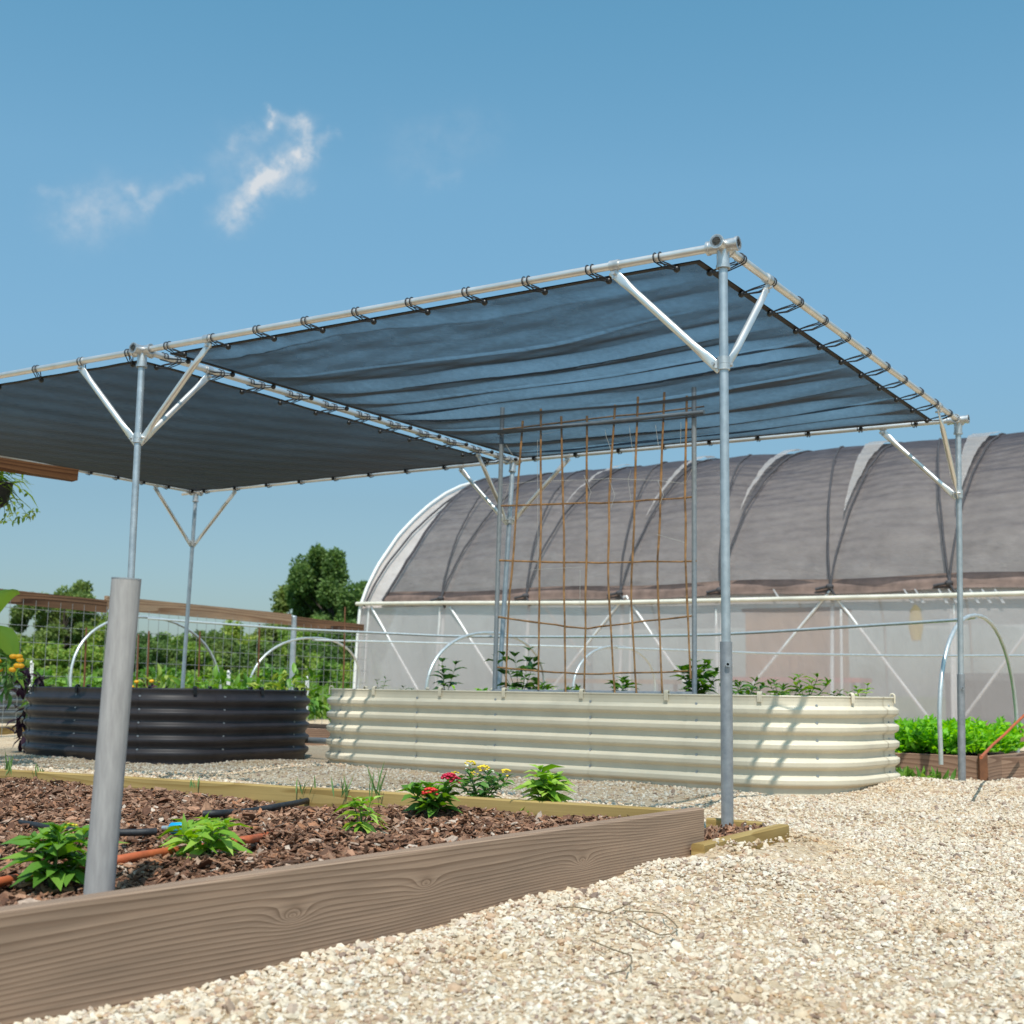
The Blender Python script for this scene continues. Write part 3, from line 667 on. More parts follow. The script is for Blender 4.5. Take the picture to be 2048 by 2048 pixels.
# ------------------------------------------------------------------ corrugated planters
def planter(q, h, mat, label, name, ribs, npan, seedclip, clipmat, soilz=.07, phase=0, crisp=False):
    P, Nn = rrect(q['c'], q['u'], q['hx'], q['hy'], q['r'])
    # densify along perimeter
    pts = []; nr = []
    n = len(P)
    for i in range(n):
        a, b = P[i], P[(i + 1) % n]; L = np.linalg.norm(b - a); k = max(1, int(L / .06))
        for j in range(k):
            pts.append(a + (b - a) * j / k); nr.append(unit(Nn[i] + (Nn[(i + 1) % n] - Nn[i]) * j / k))
    pts = np.array(pts); nr = np.array(nr)
    root = thing(name, (*q['c'], 0), label, 'raised planter')
    pitch = (h - .045) / ribs
    prof = [(-.02, 0)]
    top = h - .045
    for i in range(ribs):
        z0 = top - pitch * (i + 1)
        for t, a in (((.02, 0), (.10, .0), (.24, 0), (.42, .0235), (.50, .026), (.70, .027), (.74, .025), (.93, .001)) if crisp else ((.03, 0), (.20, .0), (.30, .006), (.50, .024), (.56, .027), (.72, .027), (.80, .023), (.95, .003))):
            prof.append((z0 + t * pitch, a))
    prof += [(h - .03, 0), (h - .012, .002), (h - .004, .006), (h, .004), (h + .001, -.004), (h - .012, -.006)]
    prof.sort(key=lambda t: 0) if False else None
    # order: ribs were added top to bottom, re-sort the middle by height
    mid = sorted(prof[1:1 + 8 * ribs], key=lambda t: t[0]); prof = [prof[0]] + mid + prof[1 + 8 * ribs:]
    per = np.concatenate([[0], np.cumsum(np.linalg.norm(np.roll(pts, -1, 0) - pts, axis=1))]); tot = per[-1]
    n = len(pts); cuts = [int(np.searchsorted(per, (phase + i / npan) % 1 * tot)) % n for i in range(npan)]; cuts.sort()
    for ci, c in enumerate(cuts):
        e = cuts[(ci + 1) % npan]; idx = [(c + j) % n for j in range(((e - c) % n or n) + 2)]
        off = .003 if ci % 2 else 0
        G = np.array([[(*(pts[j] + nr[j] * (a + off)), z) for j in idx] for (z, a) in prof])
        MB().grid(G, not crisp).build('panel', mat, root)
        # bolts down each seam
        j = (c + 1) % n
        for i in range(ribs):
            m = MB()
            z = top - pitch * (i + .0) - .004
            p = np.array([*(pts[j] + nr[j] * .003), z]); d = np.array([*nr[j], 0])
            m.tube([p, p + d * .007], .0068, 8).build('bolt', M['galv_dark'], root)
    # rim clips
    for f in seedclip:
        j = int(np.searchsorted(per, (f % 1) * tot)) % n
        p = np.array([*pts[j], h]); d = np.array([*nr[j], 0]); tn = np.array([-nr[j][1], nr[j][0], 0])
        m = MB(); arc = [p + d * .012 - Z * .035]
        for a in np.linspace(0, math.pi, 9): arc.append(p + d * .012 * math.cos(a) + Z * (.004 + .013 * math.sin(a)))
        for w_ in (-.008, 0, .008): m.tube([x + tn * w_ for x in arc], .0045, 6)
        m.build('rim_clip', clipmat, root)
    # soil
    m = MB(); rin, _ = rrect(q['c'], q['u'], q['hx'] - .02, q['hy'] - .02, q['r'])
    k = len(rin); vs = [(*p, h - soilz + .01 * math.sin(i * 2.1)) for i, p in enumerate(rin)] + [(*q['c'], h - soilz + .02)]
    m.add(vs, [(i, (i + 1) % k, k) for i in range(k)], True); m.build('soil', M['soil'], root)
    return root
planter(BE, .492, M['beige'], 'long cream corrugated metal planter under the rippled shade cloth', 'metal_planter', 5, 14, [i / 17 + .01 for i in range(17)], M['beige'], .055, .035, True)
planter(DK, .475, M['dark'], 'charcoal corrugated metal planter under the smooth shade cloth', 'metal_planter', 5, 10, [i / 12 + .02 for i in range(12)], M['black'], .05, .03)
# grey planter cut by the left edge
GP = dict(c=(-4.15, 8.85), u=(.80, -.60), hx=.75, hy=.5, r=.45)
GP['c'] = tuple((onz(12, 1445, .0) + np.array([-.62, .45, 0]))[:2])
planter(GP, .5, M['grey_metal'], 'grey ribbed metal planter cut off by the left edge', 'metal_planter', 6, 8, [], M['black'])

# ------------------------------------------------------------------ bed of bark mulch in the foreground
def board(name, p, q, h, th, mat, parent, side=1, label=None):
    """board with outer upper arris p->q; local X along it, thickness to the left*side"""
    d = q - p; L = np.linalg.norm(d); x = d / L; y = np.cross(Z, x) * side; y = unit(y); z = Z
    m = MB(); b = .004
    pr = [(0, -h), (0, -b), (b, 0), (th - b, 0), (th, -b), (th, -h)]
    nseg = max(2, int(L / .15)); G = np.array([[(L * i / nseg, a * side, c) for i in range(nseg + 1)] for (a, c) in pr + [pr[0]]])
    m.grid(G, False)
    k = len(pr); m.add([(0, a * side, c) for a, c in pr], [tuple(range(k))]); m.add([(L, a * side, c) for a, c in pr], [tuple(reversed(range(k)))])
    me = bpy.data.meshes.new(name); me.from_pydata(m.v, [], m.f); me.materials.append(mat); me.update()
    o = bpy.data.objects.new(name, me)
    yy = y * side
    R3 = Matrix(((x[0], yy[0], z[0], p[0]), (x[1], yy[1], z[1], p[1]), (x[2], yy[2], z[2], p[2]), (0, 0, 0, 1)))
    o.matrix_basis = R3
    link(o, parent)
    if label: o['label'] = label
    return o
MBED = thing('raised_bed', (K[0], K[1], 0), 'low timber raised bed filled with red bark mulch and young flowers', 'raised bed')
K2 = K.copy()
PL0 = K2 + VF * 3.6
def bloc(x, y):
    n_ = np.cross(Z, VF); q = onplane(x, y, K2, n_); return float((q - PL0) @ (-VF)), float(q[2] - K2[2])
KN = [(*bloc(585, 1832), 6.0, .015), (*bloc(852, 1768), 4.0, .013), (*bloc(1165, 1722), 5.0, .014)]
M['wood_front'] = mat_wood('weathered_pine', (.225, .150, .105), (.405, .290, .212), .42, 4.2, 23.0, swirl=1.0, knots=KN, tint=(1.1, 1.06, 1.02))
board('side_board', K2 + VF * 3.6, K2, .27, .040, M['wood_front'], MBED, 1, 'weathered brown front board with dark grain')
board('back_board', K2 - VF * .045 * 0 + VB * .0 + np.array([0, 0, -.006]) - VF * 0 + VB * .01, K2 + VB * 5.2 + np.array([0, 0, -.006]), .25, .038, M['wood_yellow'], MBED, 1, 'yellowish treated back board')
def mulch_z(a, b):
    return .118 + .012 * np.sin(a * 5 + b * 3) + .010 * np.sin(a * 11 - b * 7) + .022 * np.exp(-((a - .9) ** 2 + (b - .8) ** 2) / .3) - .01 * (np.minimum(a, b) < .1)
g1 = np.linspace(.03, 3.6, 60); g2 = np.linspace(.03, 5.0, 70)
AA, BB = np.meshgrid(g1, g2); PP = K[None, None] + AA[..., None] * VF + BB[..., None] * VB; PP = PP.copy(); PP[..., 2] = mulch_z(AA, BB) - .012
MB().grid(PP).build('soil', M['chip'], MBED)
nb = 150000
a = RNG.uniform(.045, 3.4, nb); b = RNG.uniform(.045, 4.9, nb)
P = K[None] + a[:, None] * VF + b[:, None] * VB
ok = visible(P[:, 0], P[:, 1], .15) & (P[:, 1] > 1.7); a, b, P = a[ok], b[ok], P[ok]; nb = len(P); P[:, 2] = mulch_z(a, b)
dist = P[:, 1]
L = np.minimum(RNG.lognormal(math.log(.0145), .5, nb), .042); W = L * RNG.uniform(.28, .75, nb); T = RNG.uniform(.0015, .004, nb)
bv = np.array([(-1, -.5, -1), (.1, -1, -1), (1, -.35, -1), (.8, .6, -1), (-.2, 1, -1), (-1, .4, -1)], float)
bv = np.concatenate([bv, bv * [1, 1, -1]]) * .5
V = bv[None] * (1 + RNG.uniform(-.3, .3, (nb, 12, 1))) * np.stack([L, W, T], 1)[:, None]
V[..., 2] += (V[..., 0] ** 2) * RNG.normal(0, 6, nb)[:, None]
yaw = RNG.uniform(0, 6.283, nb); tx = RNG.normal(0, .35, nb); ty = RNG.normal(0, .38, nb)
x, y, z = V[..., 0], V[..., 1], V[..., 2]
c_, s_ = np.cos(tx)[:, None], np.sin(tx)[:, None]; y, z = y * c_ - z * s_, y * s_ + z * c_
c_, s_ = np.cos(ty)[:, None], np.sin(ty)[:, None]; x, z = x * c_ + z * s_, -x * s_ + z * c_
c_, s_ = np.cos(yaw)[:, None], np.sin(yaw)[:, None]; x, y = x * c_ - y * s_, x * s_ + y * c_
V = np.stack([x + P[:, 0:1], y + P[:, 1:2], z + (P[:, 2] + RNG.uniform(-.008, .008, nb))[:, None]], -1).reshape(-1, 3)
tri = np.array([[0, 2, 1], [0, 3, 2], [0, 4, 3], [0, 5, 4], [6, 7, 8], [6, 8, 9], [6, 9, 10], [6, 10, 11]] + [t for i in range(6) for t in ([i, (i + 1) % 6, 6 + (i + 1) % 6], [i, 6 + (i + 1) % 6, 6 + i])])
o = np_mesh('bark_mulch', V, (np.arange(nb)[:, None, None] * 12 + tri[None]).reshape(-1, 3), M['chip'])
tag(o, kind='stuff', label='red brown bark chip mulch filling the front bed', cat='mulch')
def bed_pt(px, py, dz=0):
    z = .125
    for _ in range(6):
        p = onz(px, py, z + dz); _i, a_, b_ = inside_bed(p[0], p[1]); z = float(mulch_z(np.array(a_), np.array(b_)))
    return p

# low timber edging with mulch round the corner post
ED = thing('timber_edging', (.7, 4.1, 0), 'low yellowish timber edging around the foot of the right corner post', 'edging')
e0 = onz(1409, 1689, .080); e1 = onz(1578, 1649, .080)
board('edge_board', e0 + unit(e0 - e1) * -.0, e1, .16, .04, M['wood_yellow'], ED, 1)
e2 = onz(1412, 1636, .06); e3 = onz(1524, 1645, .06)
board('edge_board', e2, e3, .12, .035, M['wood_yellow'], ED, 1)
nb2 = 1500
t = RNG.uniform(0, 1, nb2); s = RNG.uniform(.02, .5, nb2)
P = e0[None] + (e1 - e0)[None] * t[:, None] * 1.0 + (np.array([-.85, .53, 0])[None]) * (s * (1 - .75 * t) * .8 + .045)[:, None]; P[:, 2] = .045 + RNG.uniform(-.01, .02, nb2)
Lr = RNG.uniform(.015, .05, nb2); V = bv[None] * np.stack([Lr, Lr * .3, Lr * .12], 1)[:, None]
V = np.einsum('nij,nvj->nvi', rand_rot(nb2), V) + P[:, None]
o = np_mesh('bark_mulch', V.reshape(-1, 3), (np.arange(nb2)[:, None, None] * 12 + tri[None]).reshape(-1, 3), M['chip'])
tag(o, kind='stuff', label='bark mulch heaped inside the low timber edging', cat='mulch')

# steel pipe standing in the mulch near the camera
pb = onz(198, 1784, .128); pt_ = ony(253, 1158, pb[1] - .01)
dvec = unit(pt_ - pb)
FP = thing('steel_pipe', pb, 'thick grey steel pipe leaning upright in the mulch close to the camera', 'pipe')
MB().pipe(pb - dvec * .12, pt_, .0268, .0238, 40).build('tube', M['pipe_near'], FP)
MB().pipe(pt_ - dvec * .001, pt_ + dvec * .0015, .0272, .0236, 40).build('cut_rim', M['galv_dark'], FP)

# hoses lying on the mulch
def hose(pts, r, mat, label, name='drip_hose'):
    P = [bed_pt(x, y, .004 + r * .8 + dz) for x, y, dz in pts]
    # smooth
    P = np.array(P); tt = np.linspace(0, len(P) - 1, len(P) * 6); out = []
    for t in tt:
        i = min(int(t), len(P) - 2); f = t - i; p0 = P[max(i - 1, 0)]; p1 = P[i]; p2 = P[i + 1]; p3 = P[min(i + 2, len(P) - 1)]
        out.append(.5 * ((2 * p1) + (-p0 + p2) * f + (2 * p0 - 5 * p1 + 4 * p2 - p3) * f * f + (-p0 + 3 * p1 - 3 * p2 + p3) * f ** 3))
    o = MB().tube(out, r, 10).build(name, mat); return tag(o, label, 'hose')
hose([(-60, 1636, 0), (20, 1643, .004), (110, 1656, .006), (200, 1664, .006), (270, 1665, .004), (312, 1663, .002)], .0085, M['hose_black'], 'black soaker hose lying across the mulch behind the steel pipe')
hose([(405, 1628, -.004), (450, 1626, .002), (500, 1622, .004), (560, 1612, .005), (610, 1602, .004), (640, 1590, -.004)], .0095, M['hose_black'], 'half buried black hose at the back of the mulch bed')
hose([(-80, 1780, .0), (0, 1764, .003), (70, 1750, .004), (150, 1738, .004), (240, 1719, .005), (330, 1704, .004), (420, 1693, .0), (490, 1680, -.006), (520, 1675, -.012), (550, 1669, -.02)], .0095, M['hose_rust'], 'terracotta coloured hose lying on the mulch behind the front flowers')
cp = bed_pt(356, 1656, .020); ax = np.array([.93, -.35, .05])
CAP = thing('hose_cap', cp, 'bright blue plastic hose cap lying on the mulch', 'hose cap')
MB().tube([cp - ax * .024, cp - ax * .02, cp - ax * .016, cp + ax * .010, cp + ax * .018, cp + ax * .021], [.006, .011, .0135, .0135, .010, .004], 10).build('cap', M['blue'], CAP)
MB().tube([cp - ax * .043, cp - ax * .022], .0055, 8).build('connector', M['galv'], CAP)

# dry twigs on the gravel
def twig(pts, label):
    P = [onz(x, y, .022) for x, y in pts]
    for p in P: p[2] = ground_z(p[0], p[1]) + .020
    tag(MB().tube(P, .0015, 5).build('twig', M['twig']), label, 'twig', 'dry twigs on the gravel')
twig([(1120, 1838), (1150, 1837), (1190, 1842), (1215, 1846), (1245, 1834), (1262, 1825)], 'thin dry twig on the gravel with a straight raised end')
twig([(1245, 1840), (1290, 1840), (1325, 1841), (1345, 1852), (1356, 1862)], 'thin dry twig on the gravel hooked at its right end')
twig([(1255, 1852), (1290, 1866), (1320, 1875), (1345, 1872), (1355, 1866)], 'thin dry twig on the gravel bowed like a shallow cup')
twig([(1180, 1888), (1225, 1902), (1262, 1912), (1264, 1925), (1250, 1942), (1215, 1950)], 'thin dry twig on the gravel bent into a hook nearest the camera')

# ------------------------------------------------------------------ plants
def stemmy(name, base, label, cat, mat, n_st, hgt, spread, leafL, leafW, nodes, seed, group=None, flowers=None, droop=.45, lean=(0, 0), per=2, up=.35):
    rg = np.random.default_rng(seed); root = thing(name, base, label, cat, group); base = np.array(base)
    st = MB(); Bp, Dp, Ls, tips = [], [], [], []
    for i in range(n_st):
        az = 2 * math.pi * i / n_st + rg.uniform(-.5, .5); rad = spread * rg.uniform(.25, 1) if n_st > 1 else 0
        hh = hgt * rg.uniform(.75, 1.05) * (1 - .25 * rad / max(spread, 1e-3))
        top = base + np.array([math.cos(az) * rad + lean[0] * hh, math.sin(az) * rad + lean[1] * hh, hh])
        mid = base + (top - base) * .5 + np.array([math.cos(az), math.sin(az), 0]) * rad * .12 + np.array([0, 0, hh * .08])
        pts = [base - Z * .02] + [(1 - t) ** 2 * base + 2 * t * (1 - t) * mid + t * t * top for t in np.linspace(.1, 1, 7)]
        st.tube(pts, [.0028] + list(np.linspace(.0026, .0011, 7)), 6); tips.append(top)
        for k in range(nodes):
            t = .22 + .78 * (k + .5 * rg.random()) / nodes; q = (1 - t) ** 2 * base + 2 * t * (1 - t) * mid + t * t * top
            a0 = rg.uniform(0, 6.28) if k == 0 else a0 + 1.57 + rg.uniform(-.3, .3)
            for s in range(per):
                w_ = a0 + s * 2 * math.pi / per
                Bp.append(q); Dp.append((math.cos(w_), math.sin(w_), up + rg.uniform(-.25, .35) + .5 * t)); Ls.append(leafL * rg.uniform(.7, 1.15) * (1.05 - .45 * max(0, t - .6)))
        for s in range(4):
            w_ = rg.uniform(0, 6.28); Bp.append(top); Dp.append((math.cos(w_) * .6, math.sin(w_) * .6, 1.0)); Ls.append(leafL * .5)
    st.build('stem', M['stem'], root)
    Bp = np.array(Bp); Dp = np.array(Dp); Ls = np.array(Ls); Up = np.tile(Z, (len(Bp), 1)) + rg.normal(0, .25, (len(Bp), 3))
    leaf_mesh('leaves', Bp, Dp, Up, Ls, Ls * leafW, mat, root, droop)
    for (fx, fy, fz, r, fm, dens) in (flowers or []):
        c = base + np.array([fx, fy, fz]); m = MB()
        for j in range(dens):
            d = unit(rg.normal(size=3) + np.array([0, 0, .9])); q = c + d * r * np.array([1, 1, .6])
            m.ball(q, r * .30, 6, 4, (1, 1, .55))
        m.build('flower', M[fm], root)
    return root
stemmy('flower_plant', bed_pt(104, 1778), 'leafy green plant with a yellow bud left of the steel pipe', 'flowering plant', M['leaf'], 8, .125, .075, .070, .50, 4, 1, 'young plants in the mulch bed', [(.03, 0, .118, .012, 'petal_yellow', 8)], .7)
stemmy('flower_plant', bed_pt(412, 1716), 'low lime green plant with drooping leaves right of the steel pipe', 'flowering plant', M['leaf_lime'], 8, .076, .085, .070, .42, 3, 2, 'young plants in the mulch bed', None, .95)
stemmy('flower_plant', bed_pt(722, 1668), 'smallest sparse green seedling in the middle of the mulch bed', 'flowering plant', M['leaf_lime'], 4, .095, .06, .060, .36, 3, 3, 'young plants in the mulch bed', None, 1.0)
stemmy('flower_plant', bed_pt(868, 1638), 'green plant with red and crimson flower heads', 'flowering plant', M['leaf'], 8, .120, .080, .068, .52, 4, 4, 'young plants in the mulch bed', [(-.008, -.085, .085, .021, 'petal_orange', 26), (.045, -.03, .125, .021, 'petal_red', 26), (.068, -.02, .115, .016, 'petal_red', 18)], .6)
stemmy('flower_plant', bed_pt(960, 1612), 'dark green bushy plant with yellow and white flower heads', 'flowering plant', M['leaf_deep'], 9, .125, .11, .060, .42, 4, 5, 'young plants in the mulch bed', [(-.035, -.02, .140, .016, 'petal_yellow', 14), (-.04, -.03, .130, .014, 'petal_white', 12), (.01, -.05, .125, .019, 'petal_yellow', 18), (.03, -.05, .115, .014, 'petal_white', 10), (.085, -.03, .112, .018, 'petal_yellow', 16), (-.085, -.03, .105, .014, 'petal_yellow', 10), (-.02, -.06, .11, .012, 'petal_yellow', 8)], .6)
stemmy('flower_plant', bed_pt(1092, 1622), 'upright light green plant near the far corner of the mulch bed', 'flowering plant', M['leaf_lime'], 7, .130, .05, .070, .5, 5, 6, 'young plants in the mulch bed', None, .75)
def tuft(px, py, h, n, label, seed, z=.14, lean=.25):
    rg = np.random.default_rng(seed); b = onz(px, py, z); n = n
    Bp = b[None] + rg.normal(0, .012, (n, 3)) * [1, 1, 0]; d = rg.normal(0, lean, (n, 3)); d[:, 2] = 1
    o = leaf_mesh('grass_tuft', Bp, d, rg.normal(size=(n, 3)), h * rg.uniform(.5, 1.1, n), .007, M['grass'], None, .12, .1)
    tag(o, label, 'grass tuft', 'grass tufts along the back board')
tuft(690, 1596, .085, 9, 'thin grass tuft by the back board behind the smallest seedling', 1)
tuft(757, 1603, .125, 12, 'tallest grass tuft left of the red flowered plant', 2)
tuft(607, 1590, .085, 6, 'pale yellowish grass wisp by the back board above the buried hose', 3)
tuft(14, 1552, .10, 10, 'grass tuft at the left edge of the photo by the back board', 4)
tuft(80, 1556, .06, 9, 'short grass tuft by the back board just left of the steel pipe', 5)
tuft(385, 1578, .05, 6, 'tiny grass sprig by the back board right of the steel pipe', 6)

# ------------------------------------------------------------------ trellis in the cream planter
bu = unit(np.array([*BE['u'], 0])); bv_ = np.array([-bu[1], bu[0], 0]); bc = np.array([*BE['c'], 0])
TP = bc - bv_ * .22                                   # a point of the trellis plane
def tr(x, y, off=0): return onplane(x, y, TP + bv_ * off, bv_)
TR = thing('trellis', tr(1190, 1390), 'trellis of grey conduit and brown canes standing in the cream planter', 'trellis')
for a_, b_ in (((1005, 815), (989, 1392)), ((1388, 775), (1389, 1400))):
    MB().tube([tr(*a_), tr(*b_)], .0145, 12).build('post', M['galv_dark'], TR)
MB().tube([tr(996, 866, -.03), tr(1408, 824, -.03)], .0125, 12).build('rail', M['alu'], TR)
MB().tube([tr(985, 1382, 0), tr(1392, 1388, 0)], .0125, 12).build('rail', M['galv_dark'], TR)
def cane(pts, off, r=.0067):
    P = []
    for x, y in pts: P.append(tr(x + random.uniform(-1.5, 1.5), y, off + random.uniform(-.004, .004)))
    out = []
    for i in range(len(P) - 1):
        for t in np.linspace(0, 1, 5)[:-1]: out.append(P[i] + (P[i + 1] - P[i]) * t + np.random.default_rng(i + int(t * 10)).normal(0, .0015, 3))
    out.append(P[-1]); rr = [r * (1.18 if k % 3 == 0 else 1) * (1 - .2 * k / len(out)) for k in range(len(out))]
    MB().tube(out, rr, 7).build('cane', M['cane'], TR)
for pts in ([(1046, 842), (1030, 1050), (1016, 1238), (1013, 1378)], [(1083, 818), (1083, 1010), (1079, 1200), (1078, 1380)], [(1122, 833), (1126, 1010), (1128, 1240), (1130, 1384)],
            [(1175, 832), (1174, 1010), (1172, 1258), (1168, 1388)], [(1230, 810), (1219, 1005), (1216, 1165), (1230, 1386)], [(1276, 794), (1268, 1000), (1263, 1200), (1273, 1390)],
            [(1328, 785), (1319, 1000), (1315, 1150), (1326, 1392)], [(1375, 792), (1369, 1000), (1371, 1150), (1381, 1358)]): cane(pts, -.02)
for pts in ([(1000, 860), (1180, 838), (1408, 813)], [(1003, 1012), (1140, 1007), (1262, 1003), (1385, 994)], [(1000, 1121), (1130, 1125), (1270, 1124), (1394, 1122)], [(996, 1234), (1090, 1247), (1175, 1257), (1280, 1243), (1385, 1232)], [(996, 1335), (1110, 1345), (1200, 1348), (1378, 1342)]): cane(pts, .0, .0058)
def twine(pts): MB().tube([tr(x, y, -.03) for x, y in pts], .0011, 4).build('twine', M['twine'], TR)
for pts in ([(1002, 970), (1075, 962), (1170, 960), (1218, 957), (1315, 961), (1370, 967), (1385, 938)], [(1060, 1140), (1165, 1134)], [(1210, 858), (1212, 872), (1222, 900)], [(1258, 850), (1262, 880), (1268, 920)],
            [(1168, 950), (1182, 985), (1176, 1005)], [(1218, 960), (1230, 990), (1222, 1015)], [(1316, 962), (1327, 990), (1318, 1012)], [(1314, 1069), (1370, 1085)], [(1311, 850), (1318, 900)], [(1362, 845), (1361, 890)], [(1012, 890), (1026, 912)],
            [(1006, 1005), (1018, 970)], [(1075, 880), (1076, 1160)], [(1262, 1000), (1256, 960), (1262, 940)], [(1160, 1140), (1160, 1210)], [(1050, 860), (1090, 868), (1130, 858)]): twine(pts)

# plants in the cream planter
def in_beige(px, py, off=0, z=.43): return onplane(px, py, bc + bv_ * off, bv_) * np.array([1, 1, 0]) + Z * z
pl = [(760, 1395, .16, 2, .05, .055, .32, 3, 'leaf', 'slim seedling at the left end of the cream planter'),
      (812, 1395, .09, 2, .05, .06, .30, 2, 'leaf_deep', 'short dark seedling second from the left in the cream planter'),
      (890, 1395, .27, 3, .12, .105, .5, 3, 'leaf_deep', 'tall dark vine left of the trellis'),
      (1040, 1395, .36, 6, .19, .105, .55, 3, 'leaf_deep', 'bushy dark green vine climbing the left trellis post'),
      (1082, 1395, .11, 4, .09, .09, .5, 2, 'leaf', 'broad leaved green plant left of centre below the trellis'),
      (1140, 1395, .10, 3, .08, .08, .42, 2, 'leaf', 'low green plant in the middle below the trellis'),
      (1245, 1395, .15, 4, .09, .10, .5, 2, 'leaf', 'large leaved green plant right of centre below the trellis'),
      (1398, 1395, .27, 8, .14, .105, .5, 4, 'leaf', 'bushiest green plant at the foot of the right trellis post'),
      (1490, 1397, .15, 7, .15, .085, .45, 3, 'leaf', 'spreading green plant right of the corner post'),
      (1565, 1397, .14, 5, .14, .08, .40, 3, 'leaf', 'medium green plant in the right half of the cream planter'),
      (1612, 1397, .18, 5, .16, .09, .40, 3, 'leaf_lime', 'light green open plant in the right half of the cream planter'),
      (1685, 1397, .10, 3, .08, .065, .40, 2, 'leaf', 'small green plant near the right end of the cream planter'),
      (1726, 1397, .16, 2, .04, .06, .5, 3, 'leaf_lime', 'lone thin seedling at the right end of the cream planter')]
for i, (px, py, hh, ns_, sp, LL, WW, nd, mt, lb) in enumerate(pl):
    stemmy('vegetable_plant', in_beige(px, 1393, 0), lb, 'vegetable plant', M[mt], ns_, hh, sp, LL, WW, nd, 40 + i, 'vegetables in the cream planter', None, .55)

# ------------------------------------------------------------------ hoop rows and timber beds behind
AB = unit(onz(1972, 1560, 0) - onz(640, 1490, 0))     # direction of the bed front
PBk = np.array([-AB[1], AB[0], 0])
bF1 = onz(1972, 1560, 0); bF0 = bF1 - AB * 9.5
BEDA = thing('timber_bed', (bF1[0], bF1[1], 0), 'long timber bed of salad greens behind the metal planters', 'timber bed')
board('front_board', bF0 + Z * .14, bF1 + Z * .14, .22, .04, M['wood_bed'], BEDA, 1)
board('end_board', bF1 + Z * .14 + PBk * .002, bF1 + Z * .14 + PBk * 1.9 , .22, .04, M['wood_bed'], BEDA, 1)
MB().cbox(bF1 + Z * .06 - AB * .012 - PBk * .012, (.05, .03, .19)).build('corner_plate', M['rust'], BEDA)
m = MB(); q0 = bF0 + PBk * .05 + Z * .10; m.box(q0, AB * 9.4, PBk * 1.8, Z * .01); m.build('soil', M['soil'], BEDA)
s0 = onz(606, 1479, .12); s1 = onz(672, 1482, .12)
tag(MB().tube([s0 - AB * .5 - PBk * .06, s1 + AB * .5 - PBk * .06], .022, 10).build('grey_conduit', M['galv'], None), 'grey conduit lying along the timber bed between the two planters', 'conduit')
# board running right from the bed corner and gravel
br0 = onz(1976, 1556, 0); RBED = thing('timber_bed', br0, 'timber bed corner at the right edge of the photo', 'timber bed')
board('side_board', br0 + Z * .12, br0 + Z * .22 + np.array([1.6, .75, 0]), .3, .04, M['wood_bed'], RBED, 1)
# salad greens
def greens(name, p, ax, ln, wd, n, hz, L, label, seed):
    rg = np.random.default_rng(seed)
    t = rg.uniform(0, 1, n); s = rg.uniform(0, 1, n)
    Bp = p[None] + ax[None] * (t * ln)[:, None] + PBk[None] * (.045 + s * wd)[:, None]
    hmap = hz * (.75 + .25 * np.sin(t * 31 + s * 3) * np.sin(s * 9 + t * 11)) * rg.uniform(.3, 1, n)
    Bp[:, 2] = .085 + hmap; d = rg.normal(0, .6, (n, 3)); d[:, 2] = rg.uniform(.3, 1.2, n)
    o = leaf_mesh(name, Bp, d, rg.normal(size=(n, 3)) * .4 + Z, L * rg.uniform(.6, 1.2, n), L * .55, M['leaf_lettuce'], None, .4, .15)
    return tag(o, label, 'greens', None, 'stuff')
gR0 = onz(1690, 1500, .14); sR = np.dot(gR0 - bF0, AB)
greens('leafy_greens', bF0 + AB * sR, AB, 9.5 - sR - .12, 1.2, 11000, .25, .055, 'bright green salad leaves filling the bed at the right', 21)
gL0 = onz(590, 1465, .18); sL = np.dot(gL0 - bF0, AB)
greens('leafy_greens', bF0 + AB * (sL - .1), AB, 1.0, .8, 3200, .42, .07, 'bright green salad leaves seen between the two metal planters', 22)
tw = onz(1860, 1565, 0)
for i, (px, lb) in enumerate(((1808, 'small weed growing at the foot of the right bed beside the cream planter'), (1860, 'wider weed growing at the foot of the right bed board'))):
    b = onz(px, 1566, 0); n = 26; rg = np.random.default_rng(60 + i); d = rg.normal(0, .6, (n, 3)); d[:, 2] = 1
    tag(leaf_mesh('weed', b[None] + rg.normal(0, .05 * (1 + i), (n, 3)) * [1, .4, 0], d, rg.normal(size=(n, 3)), .10, .03, M['leaf'], None, .4), lb, 'weed', 'weeds at the foot of the right bed')

def hoop(pl_, pt, pr, label, group, r=.0135):
    """pixels of left foot, top, right foot with depths"""
    (xl, yl, Yl), (xt, yt, Yt), (xr, yr, Yr) = pl_, pt, pr
    L_ = ony(xl, yl, Yl); R_ = ony(xr, yr, Yr); T_ = ony(xt, yt, Yt)
    mid = (L_ + R_) / 2; half = (R_ - L_) / 2; hh = T_ - mid; pts = []
    for a in np.linspace(math.pi, 0, 25):
        ca = math.cos(a); sa = math.sin(a)
        pts.append(mid + half * np.sign(ca) * abs(ca) ** .9 + hh * abs(sa) ** .9)
    L0 = L_.copy(); L0[2] = .1; R0 = R_.copy(); R0[2] = .1
    L0 = L_ + (L_ - pts[1]) * 0 ; pts = [np.array([L_[0], L_[1], .1])] + pts + [np.array([R_[0], R_[1], .1])]
    return tag(MB().tube(pts, r, 10).build('bed_hoop', M['hoop'], None), label, 'hoop', group)
G1 = 'metal hoops over the timber beds'
hoop((141, 1378, 12.4), (291, 1234, 13.2), (441, 1376, 14.0), 'metal hoop behind the charcoal planter, passing behind the steel pipe', G1)
hoop((852, 1382, 11.0), (986, 1266, 11.8), (1088, 1380, 12.6), 'metal hoop straddling the left trellis post', G1)
hoop((1881, 1490, 7.85), (1950, 1231, 8.5), (2034, 1450, 9.3), 'metal hoop beside the far right post over the salad greens', G1)
